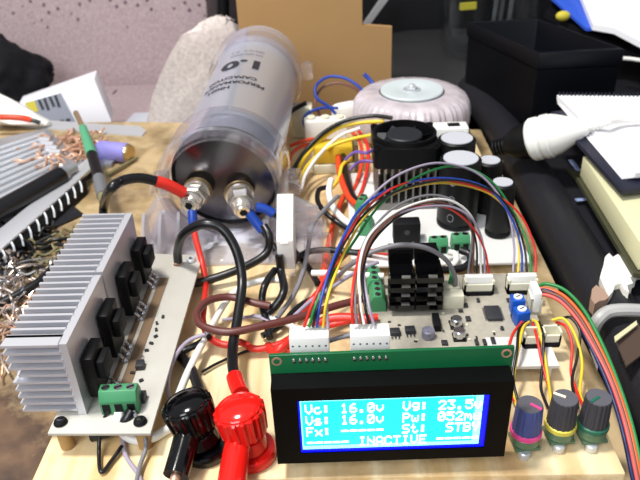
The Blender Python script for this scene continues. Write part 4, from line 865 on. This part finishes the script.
# big finned plate
t = thing('finned_plate', 'large silver ribbed heatsink plate lying flat at far left', 'heatsink', T(25, 180))
c = [T(-60, 158, 1), T(10, 140, 1), T(48, 132, 1), T(84, 162, 1), T(76, 190, 1), T(-60, 262, 1)]
MB().prism(c, (0, 0, .004), .0004).build('plate', M['alu_dull'], t)
A0, A1, B0, B1 = T(-52, 165, 6), T(-45, 258, 6), T(44, 134, 6), T(74, 186, 6)
for k in range(13):
    f = k / 12; a = A0.lerp(A1, f); b = B0.lerp(B1, f)
    MB().tube([a, b], .0019, 8, 0).build('rib', M['alu'], t)
for k in range(4):
    a = T(40 + k * 3.5, 140 + k * 4, 8); MB().cyl(a, a + V((.012, -.004, .0005)), .0032, None, 12, .0004).build('tube_stub', M['alu'], t)
# slotted bar
t = thing('slotted_bar', 'long silver slotted heatsink bar lying beside the black tube tool', 'heatsink', T(40, 200))
a, b, cc, dd = T(-10, 241, 9.5), T(88, 161, 9.5), T(92, 171, 9.5), T(-6, 260, 9.5)
MB().prism([a, b, cc, dd], (0, 0, .003), .0004).build('bar', M['alu'], t)
a2, b2, c2, d2 = T(-2, 259, 8.5), T(86, 179, 8.5), T(88, 194, 0), T(2, 275, 0)
MB().prism([a2, b2, c2, d2], (0, 0, .0025)).build('side', M['black_matt'], t, 'black slotted side')
for k in range(11):
    f = (k + .6) / 11.5; p = a2.lerp(b2, f) + V((0, 0, .003)); q_ = d2.lerp(c2, f) + V((.001, 0, .003)); q_ = p.lerp(q_, .75)
    MB().tube([p, (p + q_) / 2 + V((.0006, 0, .0006)), q_], .0009, 6, 4).build('fin', M['steel'], t)
t = thing('tube_tool', 'black tube tool with silver tip lying on the ribbed plate', 'tool', T(30, 195))
a, b = T(-25, 225, 16.5), T(62, 175, 16.5); d = (b - a).normalized()
MB().cyl(a, b, .0078, None, 24, .001).build('barrel', M['black_rubber'], t); MB().cyl(b, b + d * .004, .0066, .006, 20).build('ferrule', M['alu_dull'], t); MB().cyl(b + d * .003, b + d * .016, .0042, .0036, 18, .0006).build('tip', M['alu_dull'], t)
o = MB().prism([T(14, 246), T(30, 214), T(64, 200), T(84, 216), T(24, 243)], (0, 0, .0022), .0003).build('black_sheet', mat('black_sheet', '#1c1d22', .35)); tag(o, 'black triangular plastic sheet lying on the workbench', 'sheet')
t = thing('metal_clip', 'folded steel bracket scrap beside the lilac battery', 'scrap', T(88, 180))
MB().prism([T(72, 182), T(96, 162), T(118, 160), T(112, 168), T(98, 170), T(80, 192)], (0, 0, .004), .0005).build('plate', M['alu_dull'], t)
MB().cyl(T(84, 180, 5), T(93, 173, 5), .0022, None, 12).build('hinge', M['black_matt'], t)
o = MB().cyl(T(107, 175, 3), T(136, 158, 3), .0018, .0014, 12).build('metal_rod', M['olive_metal']); tag(o, 'thin dull metal rod pointing at the black cable arch', 'rod')
t = thing('cloth_bag', 'white crumpled plastic bag at the far left bench corner', 'bag', T(10, 118))
MB().prism([P(-12, 88, 670), P(8, 98, 668), P(32, 112, 664), P(50, 121, 660), P(46, 126, 652), P(10, 124, 650), P(-12, 122, 650)], (0, .02, -.012), .004).build('sheet', M['white_plastic'], t)
cable('orange_cable', 'red orange cable with black tip over the white bag', 'red_orange', [(-10, 117, 640), (8, 117, 640), (22, 118, 642), (31, 120, 644)], .0030)
cable('black_tip', 'small black tip at the end of the red orange cable', 'black_wire', [(30, 120, 644), (35, 121, 644), (40, 123, 644)], .0022, 'tip')
cable('black_cable', 'black cable running off at left beside the wire offcuts', 'black_rubber', [(-20, 312, -10), (0, 304, -10), (20, 294, -9), (38, 283, -8), (50, 272, -8), (58, 260, -10), (66, 250, -13)], .0030)
def offcuts(name, label, cat, m, n, x0, y0, x1, y1, L, r, seed, hz=8):
    random.seed(seed); mb = MB()
    for k in range(n):
        px, py = random.uniform(x0, x1), random.uniform(y0, y1); a = random.uniform(0, 2 * pi); pts = []; z = random.uniform(1.5, hz); c = T(px, py, z)
        for j in range(5):
            c = c + V((cos(a) * L, sin(a) * L, 0)); c.z = TZ / 1000 + max(.0012, z / 1000 + random.uniform(-.003, .003)); a += random.uniform(-.9, .9); pts.append(c.copy())
        mb.tube(pts, r, 5, 4)
    tag(mb.build(name, M[m], sharp=60), label, cat, None, 'stuff')
offcuts('copper_offcuts', 'copper wire offcuts heaped between ribbed plate and ruler', 'offcuts', 'copper', 60, 44, 138, 82, 158, .006, .0011, 1)
offcuts('wire_offcuts', 'pinkish bare wire offcuts heaped left of the heatsinks', 'offcuts', 'bare_wire', 80, -4, 262, 32, 345, .007, .0008, 2, 10)
offcuts('silver_offcuts', 'bright tinned wire offcuts lying left of the heatsinks', 'offcuts', 'tin', 40, -4, 264, 36, 318, .006, .0007, 3, 12)
offcuts('black_offcuts', 'black insulated wire scraps near the black sheet', 'offcuts', 'black_wire', 30, -4, 232, 34, 262, .006, .0013, 4, 8)
offcuts('steel_scraps', 'dark steel strips scattered under the slotted bar', 'offcuts', 'olive_metal', 22, 24, 236, 74, 268, .005, .0009, 6, 4)
offcuts('copper_threads', 'orange copper threads at the left frame edge beside the heatsink', 'offcuts', 'copper', 30, -4, 285, 22, 350, .006, .0007, 8, 8)
